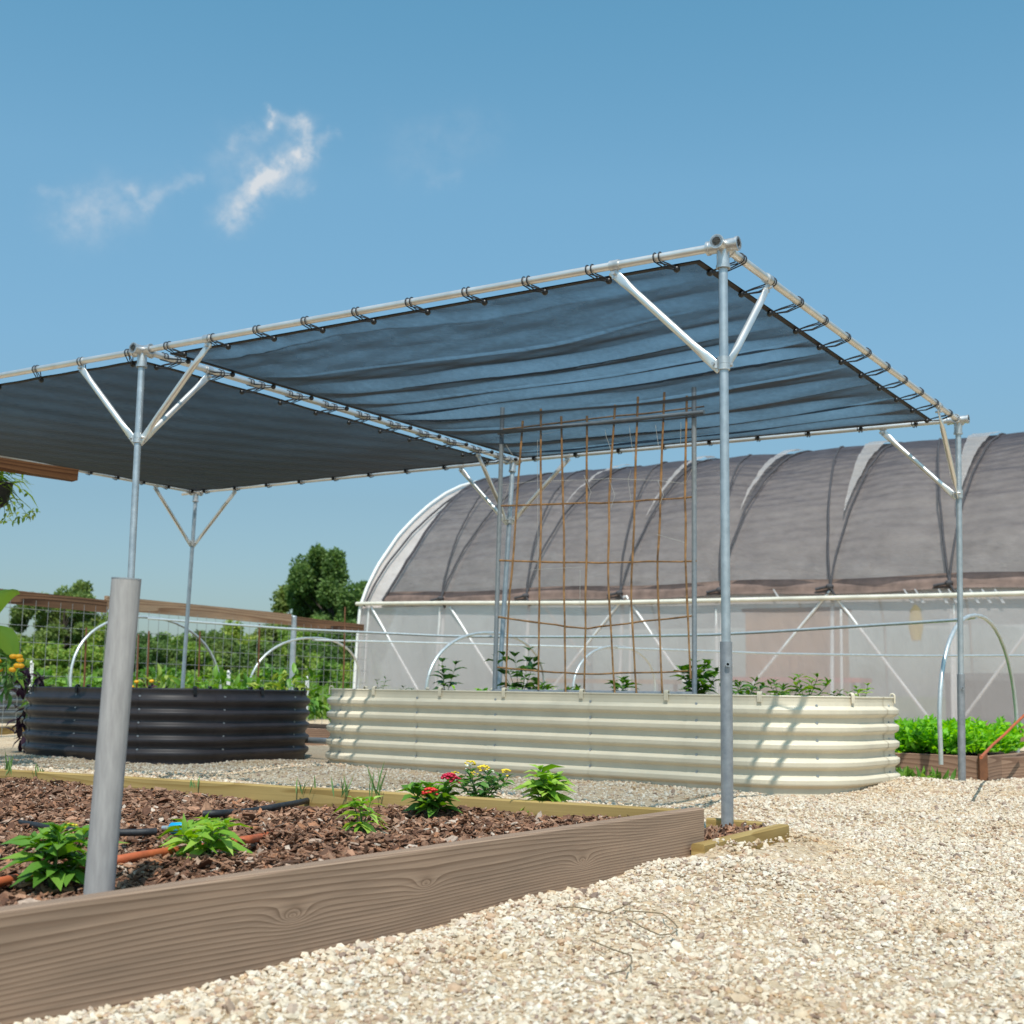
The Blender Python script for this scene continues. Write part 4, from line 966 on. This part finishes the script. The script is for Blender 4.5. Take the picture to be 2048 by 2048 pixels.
hoop((496, 1376, 15.0), (630, 1276, 15.8), (716, 1374, 16.6), 'metal hoop between the charcoal planter and the greenhouse', G1)
hoop((1146, 1380, 14.0), (1236, 1293, 14.8), (1310, 1380, 15.6), 'metal hoop in the middle of the trellis', G1)
def rail(pts, label, r=.011):
    P = np.array([ony(*p) for p in pts]); tt = np.linspace(0, len(P) - 1, 30); out = [np.array([np.interp(t, range(len(P)), P[:, k]) for k in range(3)]) for t in tt]
    tag(MB().tube(out, r, 8).build('ridge_pipe', M['hoop'], None), label, 'pipe', 'ridge pipes joining the hoops')
rail([(296, 1237, 13.2), (585, 1258, 12.6), (911, 1273, 12.0), (1165, 1274, 11.3), (1412, 1270, 10.4), (1536, 1264, 9.9), (1915, 1240, 8.7), (1952, 1234, 8.5)], 'upper ridge pipe sagging between the hoops of the nearer bed')
rail([(625, 1280, 15.8), (911, 1287, 15.4), (1236, 1296, 14.8), (1412, 1302, 14.2), (1536, 1307, 13.7), (1827, 1312, 12.6), (2100, 1311, 11.6)], 'lower ridge pipe joining the hoops of the farther bed')

# plants behind the charcoal planter
def garden_plant(p, hgt, wd, n, L, mat, label, seed, group, name='garden_plant', cat='garden plant', flowers=None, fm='petal_gold'):
    rg = np.random.default_rng(seed); root = thing(name, p, label, cat, group)
    q = unit(rg.normal(size=(n, 3))) * rg.uniform(.3, 1, (n, 1)) ** .6 * np.array([wd / 2, wd / 2, hgt / 2]); Bp = np.array(p)[None] + q + np.array([0, 0, hgt / 2])
    d = q + rg.normal(0, .12, (n, 3)) + np.array([0, 0, .05])
    leaf_mesh('leaves', Bp, d, Z[None] + rg.normal(0, .4, (n, 3)), L * rg.uniform(.6, 1.2, n), L * .42, mat, root, .5)
    st = MB()
    for i in range(5): 
        e = np.array(p) + np.array([rg.uniform(-.3, .3) * wd, rg.uniform(-.3, .3) * wd, hgt * .8]); st.tube([np.array(p) - Z * .03, e], [.006, .003], 6)
    st.build('stem', M['stem'], root)
    for i in range(flowers or 0):
        c = np.array(p) + np.array([rg.uniform(-.5, .5) * wd, -wd * .4, hgt * rg.uniform(.55, 1.0)]); MB().ball(c, .026, 8, 5, (1, 1, .6)).build('flower', M[fm], root)
    return root
bx = [(330, 1348, .5), (405, 1350, .55), (450, 1352, .5), (555, 1350, .55), (590, 1345, .6), (235, 1352, .45), (110, 1352, .45), (165, 1350, .4), (500, 1356, .4)]
for i, (px, ty, wd) in enumerate(bx):
    Yd = 13.2 - (px - 290) * .0022; tp = ony(px, ty, Yd); garden_plant((tp[0], tp[1], .16), tp[2] - .16, wd * 1.15, 110, .13, M['leaf_field' if i % 3 == 0 else 'leaf'], 'leafy green vegetable plant in the bed behind the charcoal planter', 80 + i, 'vegetables behind the charcoal planter')
tp = ony(300, 1362, 12.9); garden_plant((tp[0], tp[1], .16), tp[2] - .16, .3, 40, .1, M['leaf_purple'], 'small dark plant with orange flowers right of the steel pipe', 99, None, flowers=8)

# ------------------------------------------------------------------ timber topped wire fence
fa = ony(-60, 1183, 11.6); f1 = ony(588, 1240, 16.0); f2 = ony(735, 1256, 18.2)
FE = thing('wire_fence', (f1[0], f1[1], 0), 'wire mesh fence with a timber top rail in front of the trees', 'fence')
fd = unit(np.array([f1[0] - fa[0], f1[1] - fa[1], 0]))
ztop = 1.34
def fpt(px, py): return onplane(px, py, f1, np.array([-fd[1], fd[0], 0]))
M['wood_rail_pale'] = mat_wood('sun_bleached_rail', (.26, .155, .095), (.48, .335, .225), .35, 5, 5.0, tint=(1.15, 1.08, 1.0))
def railboard(p, q, hgt, label=None, mk='wood_rail'):
    p = np.array(p); q = np.array(q); d = q - p; L = np.linalg.norm(d); x = d / L; y = unit(np.cross(Z, x)); z = np.cross(x, y)
    m = MB(); m.box((0, 0, -hgt / 2), (L, 0, 0), (0, .04, 0), (0, 0, hgt))
    me = bpy.data.meshes.new('top_rail'); me.from_pydata(m.v, [], m.f); me.materials.append(M[mk]); me.update(); o = bpy.data.objects.new('top_rail', me)
    o.matrix_basis = Matrix(((x[0], y[0], z[0], p[0]), (x[1], y[1], z[1], p[1]), (x[2], y[2], z[2], p[2]), (0, 0, 0, 1))); link(o, FE)
    if label: o['label'] = label
railboard(fpt(-90, 1182), fpt(216, 1213), .125, 'darker weathered rail'); railboard(fpt(214, 1205), fpt(583, 1239), .135, None, 'wood_rail_pale')
railboard(fpt(592, 1243), fpt(728, 1258), .12, 'reddish darker rail')
for px, ty in ((588, 1234), (250, 1206), (-60, 1170)):
    p = fpt(px, ty); MB().tube([(p[0], p[1], -.1), p], .035, 12).build('post', M['galv'], FE)
    MB().ball(p, .037, 12, 6, (1, 1, .5)).build('post_cap', M['galv'], FE)
m = MB(); S0 = np.dot(fpt(-90, 1200) - f1, fd); S1 = np.dot(fpt(735, 1260) - f1, fd)
for s in np.arange(S0, S1, .155): m.tube([f1 * [1, 1, 0] + fd * s + Z * .0, f1 * [1, 1, 0] + fd * s + Z * 1.27], .0026, 4, False)
for z in np.arange(.1, 1.25, .155): m.tube([f1 * [1, 1, 0] + fd * S0 + Z * z, f1 * [1, 1, 0] + fd * S1 + Z * z], .0026, 4, False)
m.build('wire_mesh', M['wire'], FE)
for i, (px, y0, Yd, lb) in enumerate(((173, 1255, 12.6, 'thin rusty stake left of the steel pipe'), (277, 1268, 12.8, 'thin rusty stake just right of the steel pipe'), (298, 1262, 13.0, 'second thin rusty stake right of the steel pipe, taller than its neighbour'), (400, 1262, 13.6, 'thin rusty stake midway behind the charcoal planter'), (519, 1248, 14.5, 'thin rusty stake left of the metal fence post'), (690, 1214, 15.5, 'thin brown stake rising above the fence rail next to the greenhouse'))):
    p = ony(px, y0, Yd); tag(MB().tube([(p[0], p[1], .1), (p[0] + .01, p[1], p[2] * .5), p], .009, 6).build('garden_stake', M['rust'], None), lb, 'stake', 'garden stakes behind the planters')
for i, (px, y0, y1, lb) in enumerate(((63, 1322, 1345, 'white plant marker at the left above the purple leaves'), (457, 1341, 1360, 'white plant marker behind the middle of the charcoal planter'), (614, 1353, 1372, 'white plant marker right of the metal fence post'))):
    p = ony(px, y0, 14); q = ony(px, y1, 14); m = MB(); m.box(q - np.array([.018, .002, .25]), (.036, 0, 0), (0, .004, 0), (0, 0, p[2] - q[2] + .23)); m.tube([p + Z * -.02, p + Z * .005], [.018, .008], 8); tag(m.build('plant_marker', M['white'], None), lb, 'plant marker', 'white plant markers')

# ------------------------------------------------------------------ left edge: pergola beam, hanging basket, banana plant, pots
pbm = ony(145, 953, 8.2); PG = thing('pergola_beam', pbm, 'brown stained timber beam end sticking in at the left edge', 'beam')
dirb = unit(ony(0, 930, 7.6) - pbm); dirb[2] = 0; dirb = unit(dirb)
hgt = .075
def locboard(p, d, L, hg, th, mat, parent, name):
    x = unit(d); y = unit(np.cross(Z, x)); z = np.cross(x, y); m = MB(); m.box((0, 0, -hg / 2), (L, 0, 0), (0, th, 0), (0, 0, hg))
    me = bpy.data.meshes.new(name); me.from_pydata(m.v, [], m.f); me.materials.append(mat); me.update(); o = bpy.data.objects.new(name, me)
    o.matrix_basis = Matrix(((x[0], y[0], z[0], p[0]), (x[1], y[1], z[1], p[1]), (x[2], y[2], z[2], p[2]), (0, 0, 0, 1))); link(o, parent)
locboard(pbm, ony(0, 931, 7.9) - pbm, 2.2, .07, .09, M['wood_beam'], PG, 'beam')
pe = pbm + unit(ony(0, 931, 7.9) - pbm) * 2.0
MB().box((pe[0] - .05, pe[1], 0), (.1, 0, 0), (0, .1, 0), (0, 0, pe[2] - .036)).build('post', M['wood_beam'], PG)
hb = ony(-14, 985, 8.0); HB = thing('hanging_basket', hb, 'dark hanging basket with trailing plant under the timber beam', 'hanging basket')
MB().tube([hb - Z * .09, hb - Z * .07, hb + Z * .06], [.06, .09, .115], 16).build('pot', M['hose_black'], HB)
wtop = np.array([hb[0], hb[1], 0]) + Z * (pbm[2] - .04)
m = MB()
for a in (0, 2.1, 4.2): m.tube([hb + np.array([.11 * math.cos(a), .11 * math.sin(a), .06]), wtop], .003, 5)
m.build('hanger', M['wire'], HB)
rg = np.random.default_rng(31); n = 140; d = rg.normal(size=(n, 3)); d[:, 2] = np.abs(d[:, 2]) * .7
leaf_mesh('leaves', hb[None] + Z * .06 + rg.normal(0, .05, (n, 3)), d, Z[None] + rg.normal(0, .3, (n, 3)), .13 * rg.uniform(.6, 1.2, n), .022, M['leaf_lime'], HB, .9)
vb, vd = [], []
vs = MB()
for (x, y) in ((18, 1012), (42, 1000), (55, 1030), (10, 1040), (36, 1038), (66, 1022)):
    e = ony(x, y, 7.95); vs.tube([hb + Z * .05 + np.array([.08, 0, 0]), (hb + e) / 2 + np.array([.03, 0, .03]), e], .0016, 5)
    for k in range(9): vb.append(e + rg.normal(0, .02, 3)); vd.append(rg.normal(size=3) - Z * .5)
vs.build('vine', M['stem'], HB); leaf_mesh('vine_leaves', np.array(vb), np.array(vd), Z[None] + rg.normal(0, .3, (len(vb), 3)), .04, .02, M['leaf_field'], HB)
# big leaved plant
lp = ony(-35, 1440, 8.4); BP = thing('banana_plant', lp, 'broad leaved plant at the left edge with torn yellowing leaves', 'plant')
def big_leaf(pts, w, mat, lab=None):
    P = np.array(pts); n = len(P); m = MB(); rows = []
    side = unit(np.cross(P[-1] - P[0], np.array([0, 1, .2])))
    for s in (-1, -.5, 0, .5, 1):
        rows.append([P[i] + side * s * w * math.sin(math.pi * (.12 + .85 * i / (n - 1))) + np.array([0, .03 * abs(s), -.02 * abs(s)]) for i in range(n)])
    m.grid(np.array(rows)).build('leaf', mat, BP)
def bez(a, b, c, n=9): return [(1 - t) ** 2 * a + 2 * t * (1 - t) * b + t * t * c for t in np.linspace(0, 1, n)]
Yb = 8.4
big_leaf(bez(ony(-40, 1260, Yb), ony(-5, 1165, Yb), ony(36, 1180, Yb)), .055, M['leaf_lime'])
big_leaf(bez(ony(-20, 1250, Yb), ony(18, 1260, Yb), ony(33, 1325, Yb)), .07, M['leaf_lime'])
big_leaf(bez(ony(-10, 1330, Yb), ony(30, 1320, Yb), ony(46, 1372, Yb)), .03, M['leaf_lime'])
MB().tube([lp * [1, 1, 0], ony(-35, 1260, Yb)], [.03, .02], 10).build('stem', M['stem'], BP)
p = ony(14, 1385, 8.15); garden_plant((p[0], p[1], .42), .27, .22, 46, .09, M['leaf_deep'], 'plant with golden yellow flowers at the left edge', 130, None, 'marigold_plant', 'flowering plant', 14)
p = ony(58, 1400, 9.6); garden_plant((p[0], p[1], .05), p[2] + .17, .26, 90, .12, M['leaf_purple'], 'dark purple leaved plant left of the charcoal planter', 131, None, 'purple_plant', 'plant')
# coil of black drainage pipe
cc_ = onz(30, 1432, .06); CO = thing('pipe_coil', cc_, 'coil of ribbed black drainage pipe left of the charcoal planter', 'pipe coil')
for k in range(3):
    pts = [cc_ + np.array([.24 * math.cos(a) * (1 - .08 * k), .24 * math.sin(a) * (1 - .08 * k), .02 + .055 * k + .01 * math.sin(3 * a)]) for a in np.linspace(0, 2 * math.pi, 40, endpoint=False)]
    MB().tube(pts, [.030 if i % 2 else .026 for i in range(40)], 8, closed=True).build('loop', M['hose_black'], CO)
q0 = onz(8, 1452, .08); q1 = onz(60, 1449, .08); tb = thing('timber_board', q0, 'short yellowish board on the gravel left of the charcoal planter', 'board')
board('plank', q0 - (q1 - q0), q1, .1, .04, M['wood_yellow'], tb, 1)

# ------------------------------------------------------------------ high tunnel greenhouse
H0 = np.array([-2.262, 19.8, 0]); GW = 3.6
prof = [(0.10 * -1, 0), (-.06, .9), (0, 1.70), (.16, 2.02), (.40, 2.36), (.9, 2.88), (1.3, 3.19), (1.7, 3.46), (2.15, 3.71), (2.6, 3.90), (3.1, 4.05), (3.6, 4.12)]
pu = np.array([p[0] for p in prof]); pz = np.array([p[1] for p in prof])
arc_s = np.concatenate([[0], np.cumsum(np.hypot(np.diff(pu), np.diff(pz)))]); arc_s /= arc_s[-1]
def gh(t, s, off=0.0):
    """t metres along the ridge, s 0..1 foot to ridge (1..2 down the far side), off outward"""
    far = s > 1; ss = 2 - s if far else s
    u = np.interp(ss, arc_s, pu); z = np.interp(ss, arc_s, pz)
    e = .004; du_ = np.interp(min(ss + e, 1), arc_s, pu) - np.interp(max(ss - e, 0), arc_s, pu); dz_ = np.interp(min(ss + e, 1), arc_s, pz) - np.interp(max(ss - e, 0), arc_s, pz)
    nn = np.array([-dz_, du_]); nn /= np.linalg.norm(nn) + 1e-9; u += nn[0] * off; z += nn[1] * off
    if far: u = 2 * GW - u
    return H0 + U1 * t + U2 * u + Z * z
S_HIP = float(arc_s[2])
GH = thing('greenhouse', H0 + U1 * 7, 'long plastic covered tunnel greenhouse with grey shade netting lashed over its roof', 'greenhouse')
TL = 15.0; bows = [.0, 1.5] + [2.95 + 1.44 * i for i in range(9)]
nodes = [-.02, 1.5, 2.95, 4.42, 5.86, 7.30, 8.72, 10.15, 11.6, 13.0, 14.5]
# side walls (near and far)
for s0, s1, nm in ((0, S_HIP, 'side_wall'), (2 - S_HIP, 2, 'side_wall')):
    G = np.array([[gh(t, s, .012 * math.sin(t * 4.4) * math.sin((s - s0) / (s1 - s0) * 3.1)) for t in np.linspace(0, TL, 160)] for s in np.linspace(s0, s1, 14)])
    MB().grid(G).build(nm, M['film_side'], GH)
def sagz(t, s):
    d = min(abs(t - n) for n in nodes); return -.035 * math.sin(min(d / .72, 1) * math.pi / 2) ** 1.0 + .03
ss = np.linspace(S_HIP, 2 - S_HIP, 70)
G = np.array([[gh(t, s, -.012 + .010 * math.sin(t * 4.4)) for t in np.linspace(0, TL, 150)] for s in ss])
MB().grid(G).build('roof_film', M['film_roof'], GH)
# end wall
P = [gh(0, s) for s in np.linspace(0, 2, 60)]; c = H0 + U2 * GW + Z * .6
m = MB(); m.add(P + [c], [(i, i + 1, len(P)) for i in range(len(P) - 1)], True); m.build('end_wall', M['film_end'], GH)
# shade netting over the roof: near part, cut obliquely at the near end, billowing between the ropes
M['cover'] = mat_net('grey_shade_netting', (.072, .063, .070), .625, .22, 7)
S_LOW = S_HIP + .012
def billow(t, s):
    b = .0
    for i in range(len(nodes) - 1):
        if nodes[i] <= t <= nodes[i + 1]:
            f = (t - nodes[i]) / (nodes[i + 1] - nodes[i]); b = math.sin(f * math.pi) ** .8
    k = np.clip((s - S_LOW) / (1 - S_LOW), 0, 1); k2 = math.sin(math.pi * min(1, k * 1.05)) ** .7 if k < 1 else 0
    return 0.05 + .055 * b * k2 + .022 * math.sin(6 * k + 2.2 * t) * k2 + .007 * math.sin(t * 5 + 30 * k) + (.0032 * math.sin(k * 95 + 2.5 * math.sin(t * 1.7 + 3 * k) + 4 * t) + .0022 * math.sin(k * 171 - 3.1 * t + 2 * math.sin(2.3 * t)) + .004 * math.sin(k * 41 + 1.3 * t + 3 * math.sin(.9 * t))) * (1 if k < 1 else 0)
SV = np.concatenate([np.linspace(S_LOW, 1, 230), np.linspace(1, 1.5, 24)[1:]])
G = []
for s in SV:
    k = min(1, (s - S_LOW) / (1 - S_LOW)); t0 = .05 + (.37 + 1.9 * k * math.exp(-4.5 * k)) * (1 - k ** 3)
    G.append([gh(t0 + (TL - t0) * f, s, billow(t0 + (TL - t0) * f, s)) for f in np.linspace(0, 1, 260)])
MB().grid(np.array(G)).build('shade_cover', M['cover'], GH)
# rolled lower hem of the netting
M['cover_hem'] = mat_plain('brown_hem', (.16, .105, .085), .7, 0, .35, 6, .2)
hm = np.array([[gh(t, S_LOW + q, .055 + .012 * math.sin(q * 300)) + Z * .015 * math.sin(t * 2.3) for t in np.linspace(.42, TL, 140)] for q in np.linspace(-.010, .022, 6)])
MB().grid(hm).build('cover_hem', M['cover_hem'], GH)
# ropes: one along each bow, one slanting back over the roof; end-bow ropes
for i, nd in enumerate(nodes[1:], 1):
    MB().tube([gh(nd, s, billow(nd, s) + .02) for s in np.linspace(S_LOW - .004, 1.3, 40)], .014, 6).build('rope', M['rope'], GH)
    MB().tube([gh(nd - .92 * k ** 1.0, S_LOW + (1 - S_LOW) * k, billow(nd - .92 * k, S_LOW + (1 - S_LOW) * k) + .012) for k in np.linspace(0, 1, 40)], .014, 6).build('rope', M['rope'], GH)
    q = gh(nd, S_LOW, .09); MB().ball(q, .05, 8, 6, (1, .7, .7)).tube([q, q + U1 * -.18 - Z * .03], .018, 6).tube([q, q + U1 * .08 - Z * .14], .016, 6).build('knot', M['rope'], GH)
MB().tube([gh(.05 + (.37 + 1.9 * k * math.exp(-4.5 * k)) * (1 - k ** 3), S_LOW + (1 - S_LOW) * k, .07) for k in np.linspace(0, 1, 40)], .022, 6).build('rope', M['rope'], GH)
MB().tube([gh(.10 + .28 * math.sin(k * 2.4) * .9, S_HIP + (1 - S_HIP) * k, .06) for k in np.linspace(0, .92, 40)], .016, 6).build('rope', M['rope'], GH)
# glossy wedges of bare film showing beside the bows
M['film_wedge'] = mat_film('glossy_film', (.56, .51, .48), .20, .14, (1, 1, 9), 4, 1.0, .25)
for nd, wmax, k0 in ((2.95, .10, .35), (4.42, .15, .32), (5.86, .20, .30), (7.30, .36, .28), (8.72, .38, .27), (10.15, .4, .28)):
    rows = []
    for k in np.linspace(k0, .93, 40):
        s = S_LOW + (1 - S_LOW) * k; wd = wmax * (.04 + .96 * (k - k0) / (.93 - k0))
        rows.append([gh(nd - .03 - wd * f, s, max(billow(nd - .03 - .45 * q9, s) for q9 in (0, .2, .4, .6, .8, 1)) + .045 + .004 * math.sin(k * 90 + 2 * f)) for f in np.linspace(0, 1, 6)])
    MB().grid(np.array(rows)).build('bare_film_strip', M['film_wedge'], GH)
# bows and purlins
for b in nodes:
    MB().tube([gh(b, s, -.05) for s in np.linspace(0, 2, 60)], .024, 8).build('bow', M['strut'], GH)
MB().tube([gh(.0, s, .035) for s in np.linspace(0, 2, 80)], .026, 8).build('end_bow', M['white'], GH)
hl = [(t, z) for t, z in ((-.05, 1.76), (1.6, 1.735), (4, 1.68), (6, 1.67), (9, 1.66), (15, 1.68))]
P = [H0 + U1 * t + Z * np.interp(t, [a for a, _ in hl], [b for _, b in hl]) - U2 * .06 for t in np.linspace(-.05, TL, 40)]
MB().tube(P, .028, 8).build('hip_rail', M['hip'], GH)
def sidep(px, py, off): return onplane(px, py, H0 + U2 * off, U2)
for a_, b_ in (((742, 1213), (838, 1384)), ((900, 1214), (988, 1352)), ((1250, 1192), (1098, 1384)), ((1252, 1192), (1374, 1372)), ((1660, 1182), (1500, 1375)), ((1664, 1184), (1862, 1442)), ((2090, 1215), (1930, 1432)), ((1074, 1195), (1180, 1330))):
    of_ = 2.0 if a_[0] == 1074 else (-.03 if a_[0] in (742, 900, 1250, 1252, 1660, 1664) else .02); MB().tube([sidep(*a_, of_), sidep(*b_, of_)], .019, 8).build('strut', M['strut'], GH)
for a_, b_ in (((738, 1215), (722, 1440)), ((880, 1215), (868, 1430)), ((1262, 1215), (1258, 1430)), ((1432, 1218), (1436, 1430)), ((1682, 1218), (1684, 1430)), ((1908, 1210), (1912, 1440))):
    MB().tube([sidep(*a_, -.02), sidep(*b_, -.02)], .018, 8).build('batten', M['strut'], GH)
MB().box(H0 - U2 * .16 - U1 * .05 + Z * -.05, U1 * (TL + .1), U2 * .04, Z * .25).build('base_board', M['wood_bed'], GH)
# wrinkled bright film strips between netting and hip rail
for px in (1806, 1828, 1875, 1895, 1938, 1962, 1988, 1545):
    a_ = sidep(px, 1178, -.075); b_ = sidep(px + 16, 1206, -.075); d = U1 * .035
    MB().add([a_, a_ + d * .5, b_ + d, b_], [(0, 1, 2, 3)]).add([a_ + U2 * .01, a_ + d * .5 + U2 * .01, b_ + d + U2 * .01, b_ + U2 * .01], [(0, 1, 2, 3)]).build('film_pleat', M['film_end'], GH)
# things inside, seen dimly through the film
def inside(px, py, off): return onplane(px, py, H0 + U2 * off, U2)
p = inside(1560, 1300, 1.6); o = thing('wooden_cabinet', (p[0], p[1], 0), 'tan wooden cabinet dimly seen inside the greenhouse', 'cabinet')
MB().box((p[0], p[1], .0) - U1 * .5, U1 * 1.3, U2 * .5, Z * 1.62).build('carcass', M['tan'], o)
MB().box((p[0], p[1], 1.62) - U1 * .54 - U2 * .03, U1 * 1.38, U2 * .56, Z * .05).build('top', M['wood_rail'], o)
for k in (0, 1): MB().box((p[0], p[1], .1) - U1 * (.47 - .64 * k) - U2 * .022, U1 * .60, U2 * .02, Z * 1.45).build('door', M['tan'], o)
p = inside(1570, 1345, 1.0); o = thing('potting_bench', (p[0], p[1], 0), 'bench with a faded red top inside the greenhouse', 'bench')
MB().box((p[0], p[1], .66) - U1 * .9, U1 * 1.9, U2 * .5, Z * .06).build('top', M['pink'], o)
for k in (0, 1):
    for j in (0, 1): MB().box((p[0], p[1], 0) - U1 * (.85 - 1.72 * k) + U2 * (.02 + .4 * j), U1 * .05, U2 * .05, Z * .66).build('leg', M['wood_rail'], o)
p = inside(1832, 1255, .9); o = thing('hanging_bag', p, 'yellow bag hanging inside the greenhouse', 'bag')
m = MB(); m.tube([p + Z * .28, p + Z * .22, p + Z * .0, p - Z * .16], [.03, .10, .14, .09], 10, flat=[(1, .6)] * 4); m.build('sack', M['yellow_bag'], o); MB().tube([p + Z * .28, p + Z * .75], .005, 5).build('cord', M['twine'], o)
p = inside(2060, 1375, 1.2); o = thing('storage_bin', (p[0], p[1], 0), 'dark blue storage bin inside the greenhouse at the right edge', 'bin')
MB().box((p[0], p[1], 0) - U1 * 1.0, U1 * 1.9, U2 * .7, Z * .70).build('body', M['bin'], o); MB().box((p[0], p[1], .70) - U1 * 1.04 - U2 * .04, U1 * 1.98, U2 * .78, Z * .09).build('lid', M['grey_metal'], o)
p = inside(1180, 1360, 1.5); o = thing('potting_bench', (p[0], p[1], 0), 'pale bench with legs inside the greenhouse behind the trellis', 'bench')
MB().box((p[0], p[1], .62) - U1 * 1.4, U1 * 2.6, U2 * .6, Z * .06).build('top', M['tan'], o)
for k in (0, 1):
    for j in (0, 1): MB().box((p[0], p[1], 0) - U1 * (1.35 - 2.45 * k) + U2 * (.02 + .5 * j), U1 * .05, U2 * .05, Z * .62).build('leg', M['wood_rail'], o)
# hose curling over the right bed
hp = [onz(1962, 1515, .22), ony(1985, 1490, 7.9), ony(2008, 1470, 8.0), ony(2030, 1448, 8.1), ony(2060, 1420, 8.2)]
tag(MB().tube(hp, .008, 8).build('garden_hose', M['hose_rust'], None), 'orange brown hose arching over the corner of the right bed', 'hose')

# ------------------------------------------------------------------ trees
def tree_meshes(seed, hgt, wd, n, leaf, trunk_h, ncl=46):
    rg = np.random.default_rng(seed); cl = []
    while len(cl) < ncl:
        q = rg.uniform(-1, 1, 3)
        if np.linalg.norm(q) < 1 and np.linalg.norm(q) > .35: cl.append(q)
    cl = np.array(cl); sz = rg.uniform(.13, .30, ncl)
    k = rg.integers(0, ncl, n); q = unit(rg.normal(size=(n, 3))) * (rg.random((n, 1)) ** .4) * sz[k][:, None] + cl[k]
    q[:, 2] = np.where(q[:, 2] < -.75, -.75 + rg.uniform(0, .3, n), q[:, 2])
    Bp = q * np.array([wd / 2, wd / 2, (hgt - trunk_h) / 2]) + np.array([0, 0, trunk_h + (hgt - trunk_h) / 2])
    d = rg.normal(size=(n, 3)); 
    tr_ = MB(); cz = trunk_h + (hgt - trunk_h) * .55
    tr_.tube([(0, 0, -.2), (.02 * hgt, 0, trunk_h), (0, .01 * hgt, cz), (0, 0, hgt * .85)], [hgt * .03, hgt * .022, hgt * .012, .02], 8)
    for c in cl[::3]:
        e = c * np.array([wd / 2, wd / 2, (hgt - trunk_h) / 2]) * .9 + np.array([0, 0, trunk_h + (hgt - trunk_h) / 2]); z0 = min(e[2] * .7, cz)
        tr_.tube([(0, 0, z0), (e[0] * .5, e[1] * .5, (z0 + e[2]) / 2), e], [hgt * .010, hgt * .006, .01], 5)
    return Bp, d, tr_, rg
def make_tree(name, p, seed, hgt, wd, n, leaf, trunk_h, mat, label, group, cat='tree'):
    Bp, d, tr_, rg = tree_meshes(seed, hgt, wd, n, leaf, trunk_h)
    root = thing(name, p, label, cat, group); off = np.array(p, float)
    tr_.v = [tuple(np.array(v) + off) for v in tr_.v]; tr_.build('trunk', M['bark'], root)
    nn = len(Bp); leaf_mesh('crown', Bp + off, d, rg.normal(size=(nn, 3)) + Z * .8, leaf * rg.uniform(.6, 1.3, nn), leaf * .7, mat, root, .3, simple=True)
    return root
def tree_at(px, ytop, wpx, Yd, seed, n, leaf, mat, label, group, trunk=.12, name='tree'):
    t = ony(px, ytop, Yd); make_tree(name, (t[0], t[1], -.1), seed, t[2] + .1, wpx * Yd / F, n, leaf, t[2] * trunk, mat, label, group)
GT = 'trees beyond the fence'
tree_at(668, 1098, 210, 80, 201, 40000, .24, M['leaf_tree'], 'tallest dark green tree beside the left end of the greenhouse', GT, .10)
tree_at(590, 1160, 90, 84, 202, 9000, .27, M['leaf_tree'], 'round lower tree on the left shoulder of the tallest tree', GT)
tree_at(735, 1190, 90, 78, 203, 9000, .27, M['leaf_tree'], 'dark tree half hidden by the greenhouse end', GT)
tree_at(132, 1168, 215, 62, 204, 34000, .18, M['leaf_tree'], 'dense green tree rising over the dark fence rail at the left', GT)
tree_at(60, 1268, 150, 60, 205, 14000, .17, M['leaf_field'], 'low pale green tree at the left edge of the tree line', GT)
for i, (px, yt, wp) in enumerate(((215, 1240, 90), (290, 1256, 110), (350, 1262, 100), (415, 1254, 120), (480, 1252, 110), (535, 1250, 110), (610, 1246, 120), (690, 1240, 110), (0, 1270, 120))):
    tree_at(px, yt, wp, 60 + (i * 37 % 11), 210 + i, 13000, .17, M['leaf_tree' if i % 2 else 'leaf_field'], 'low green tree in the continuous tree line behind the wire fence', 'low trees in the line behind the fence', .05)
for i, (px, yt, wp) in enumerate(((180, 1285, 120), (250, 1290, 110), (320, 1286, 120), (385, 1292, 110), (450, 1288, 120), (520, 1284, 120), (580, 1280, 110), (650, 1286, 120), (715, 1280, 90), (100, 1290, 130))):
    tree_at(px, yt, wp, 46 + (i * 29 % 9), 260 + i, 9000, .14, M['leaf_field' if i % 3 == 0 else 'leaf_tree'], 'low green tree in the continuous tree line behind the wire fence', 'low trees in the line behind the fence', .05)
# undergrowth between fence and trees
for i, (px, yt, wp) in enumerate(((40, 1328, 120), (130, 1338, 150), (230, 1340, 110), (320, 1336, 130), (420, 1342, 130), (500, 1338, 110), (560, 1334, 110), (640, 1326, 110), (690, 1332, 90))):
    tree_at(px, yt, wp, 27 + (i * 5 % 7), 240 + i, 4200, .10, M['leaf_field' if i % 3 else 'leaf'], 'bushy green shrub growing between the wire fence and the trees', 'shrubs behind the fence', .04, 'shrub')
rg = np.random.default_rng(77); n = 14000
X = rg.uniform(-14, -1.5, n); Y = rg.uniform(17, 34, n); ok = (X < -2.6 - .0 * Y) & (X * .0 + (X + 2.26) * .533 + (Y - 19.8) * .846 * 0 < 9) & ~(((X + 2.262) * .845 - (Y - 19.8) * .5345) > -.6)
X, Y = X[ok], Y[ok]; n = len(X); d = rg.normal(0, .35, (n, 3)); d[:, 2] = 1
o = leaf_mesh('tall_grass', np.stack([X, Y, np.full(n, -.12)], 1), d, rg.normal(size=(n, 3)), rg.uniform(.3, .85, n), .05, M['leaf_field'], None, .3, .1)
tag(o, 'tall weedy grass growing beyond the wire fence', 'grass', None, 'stuff')
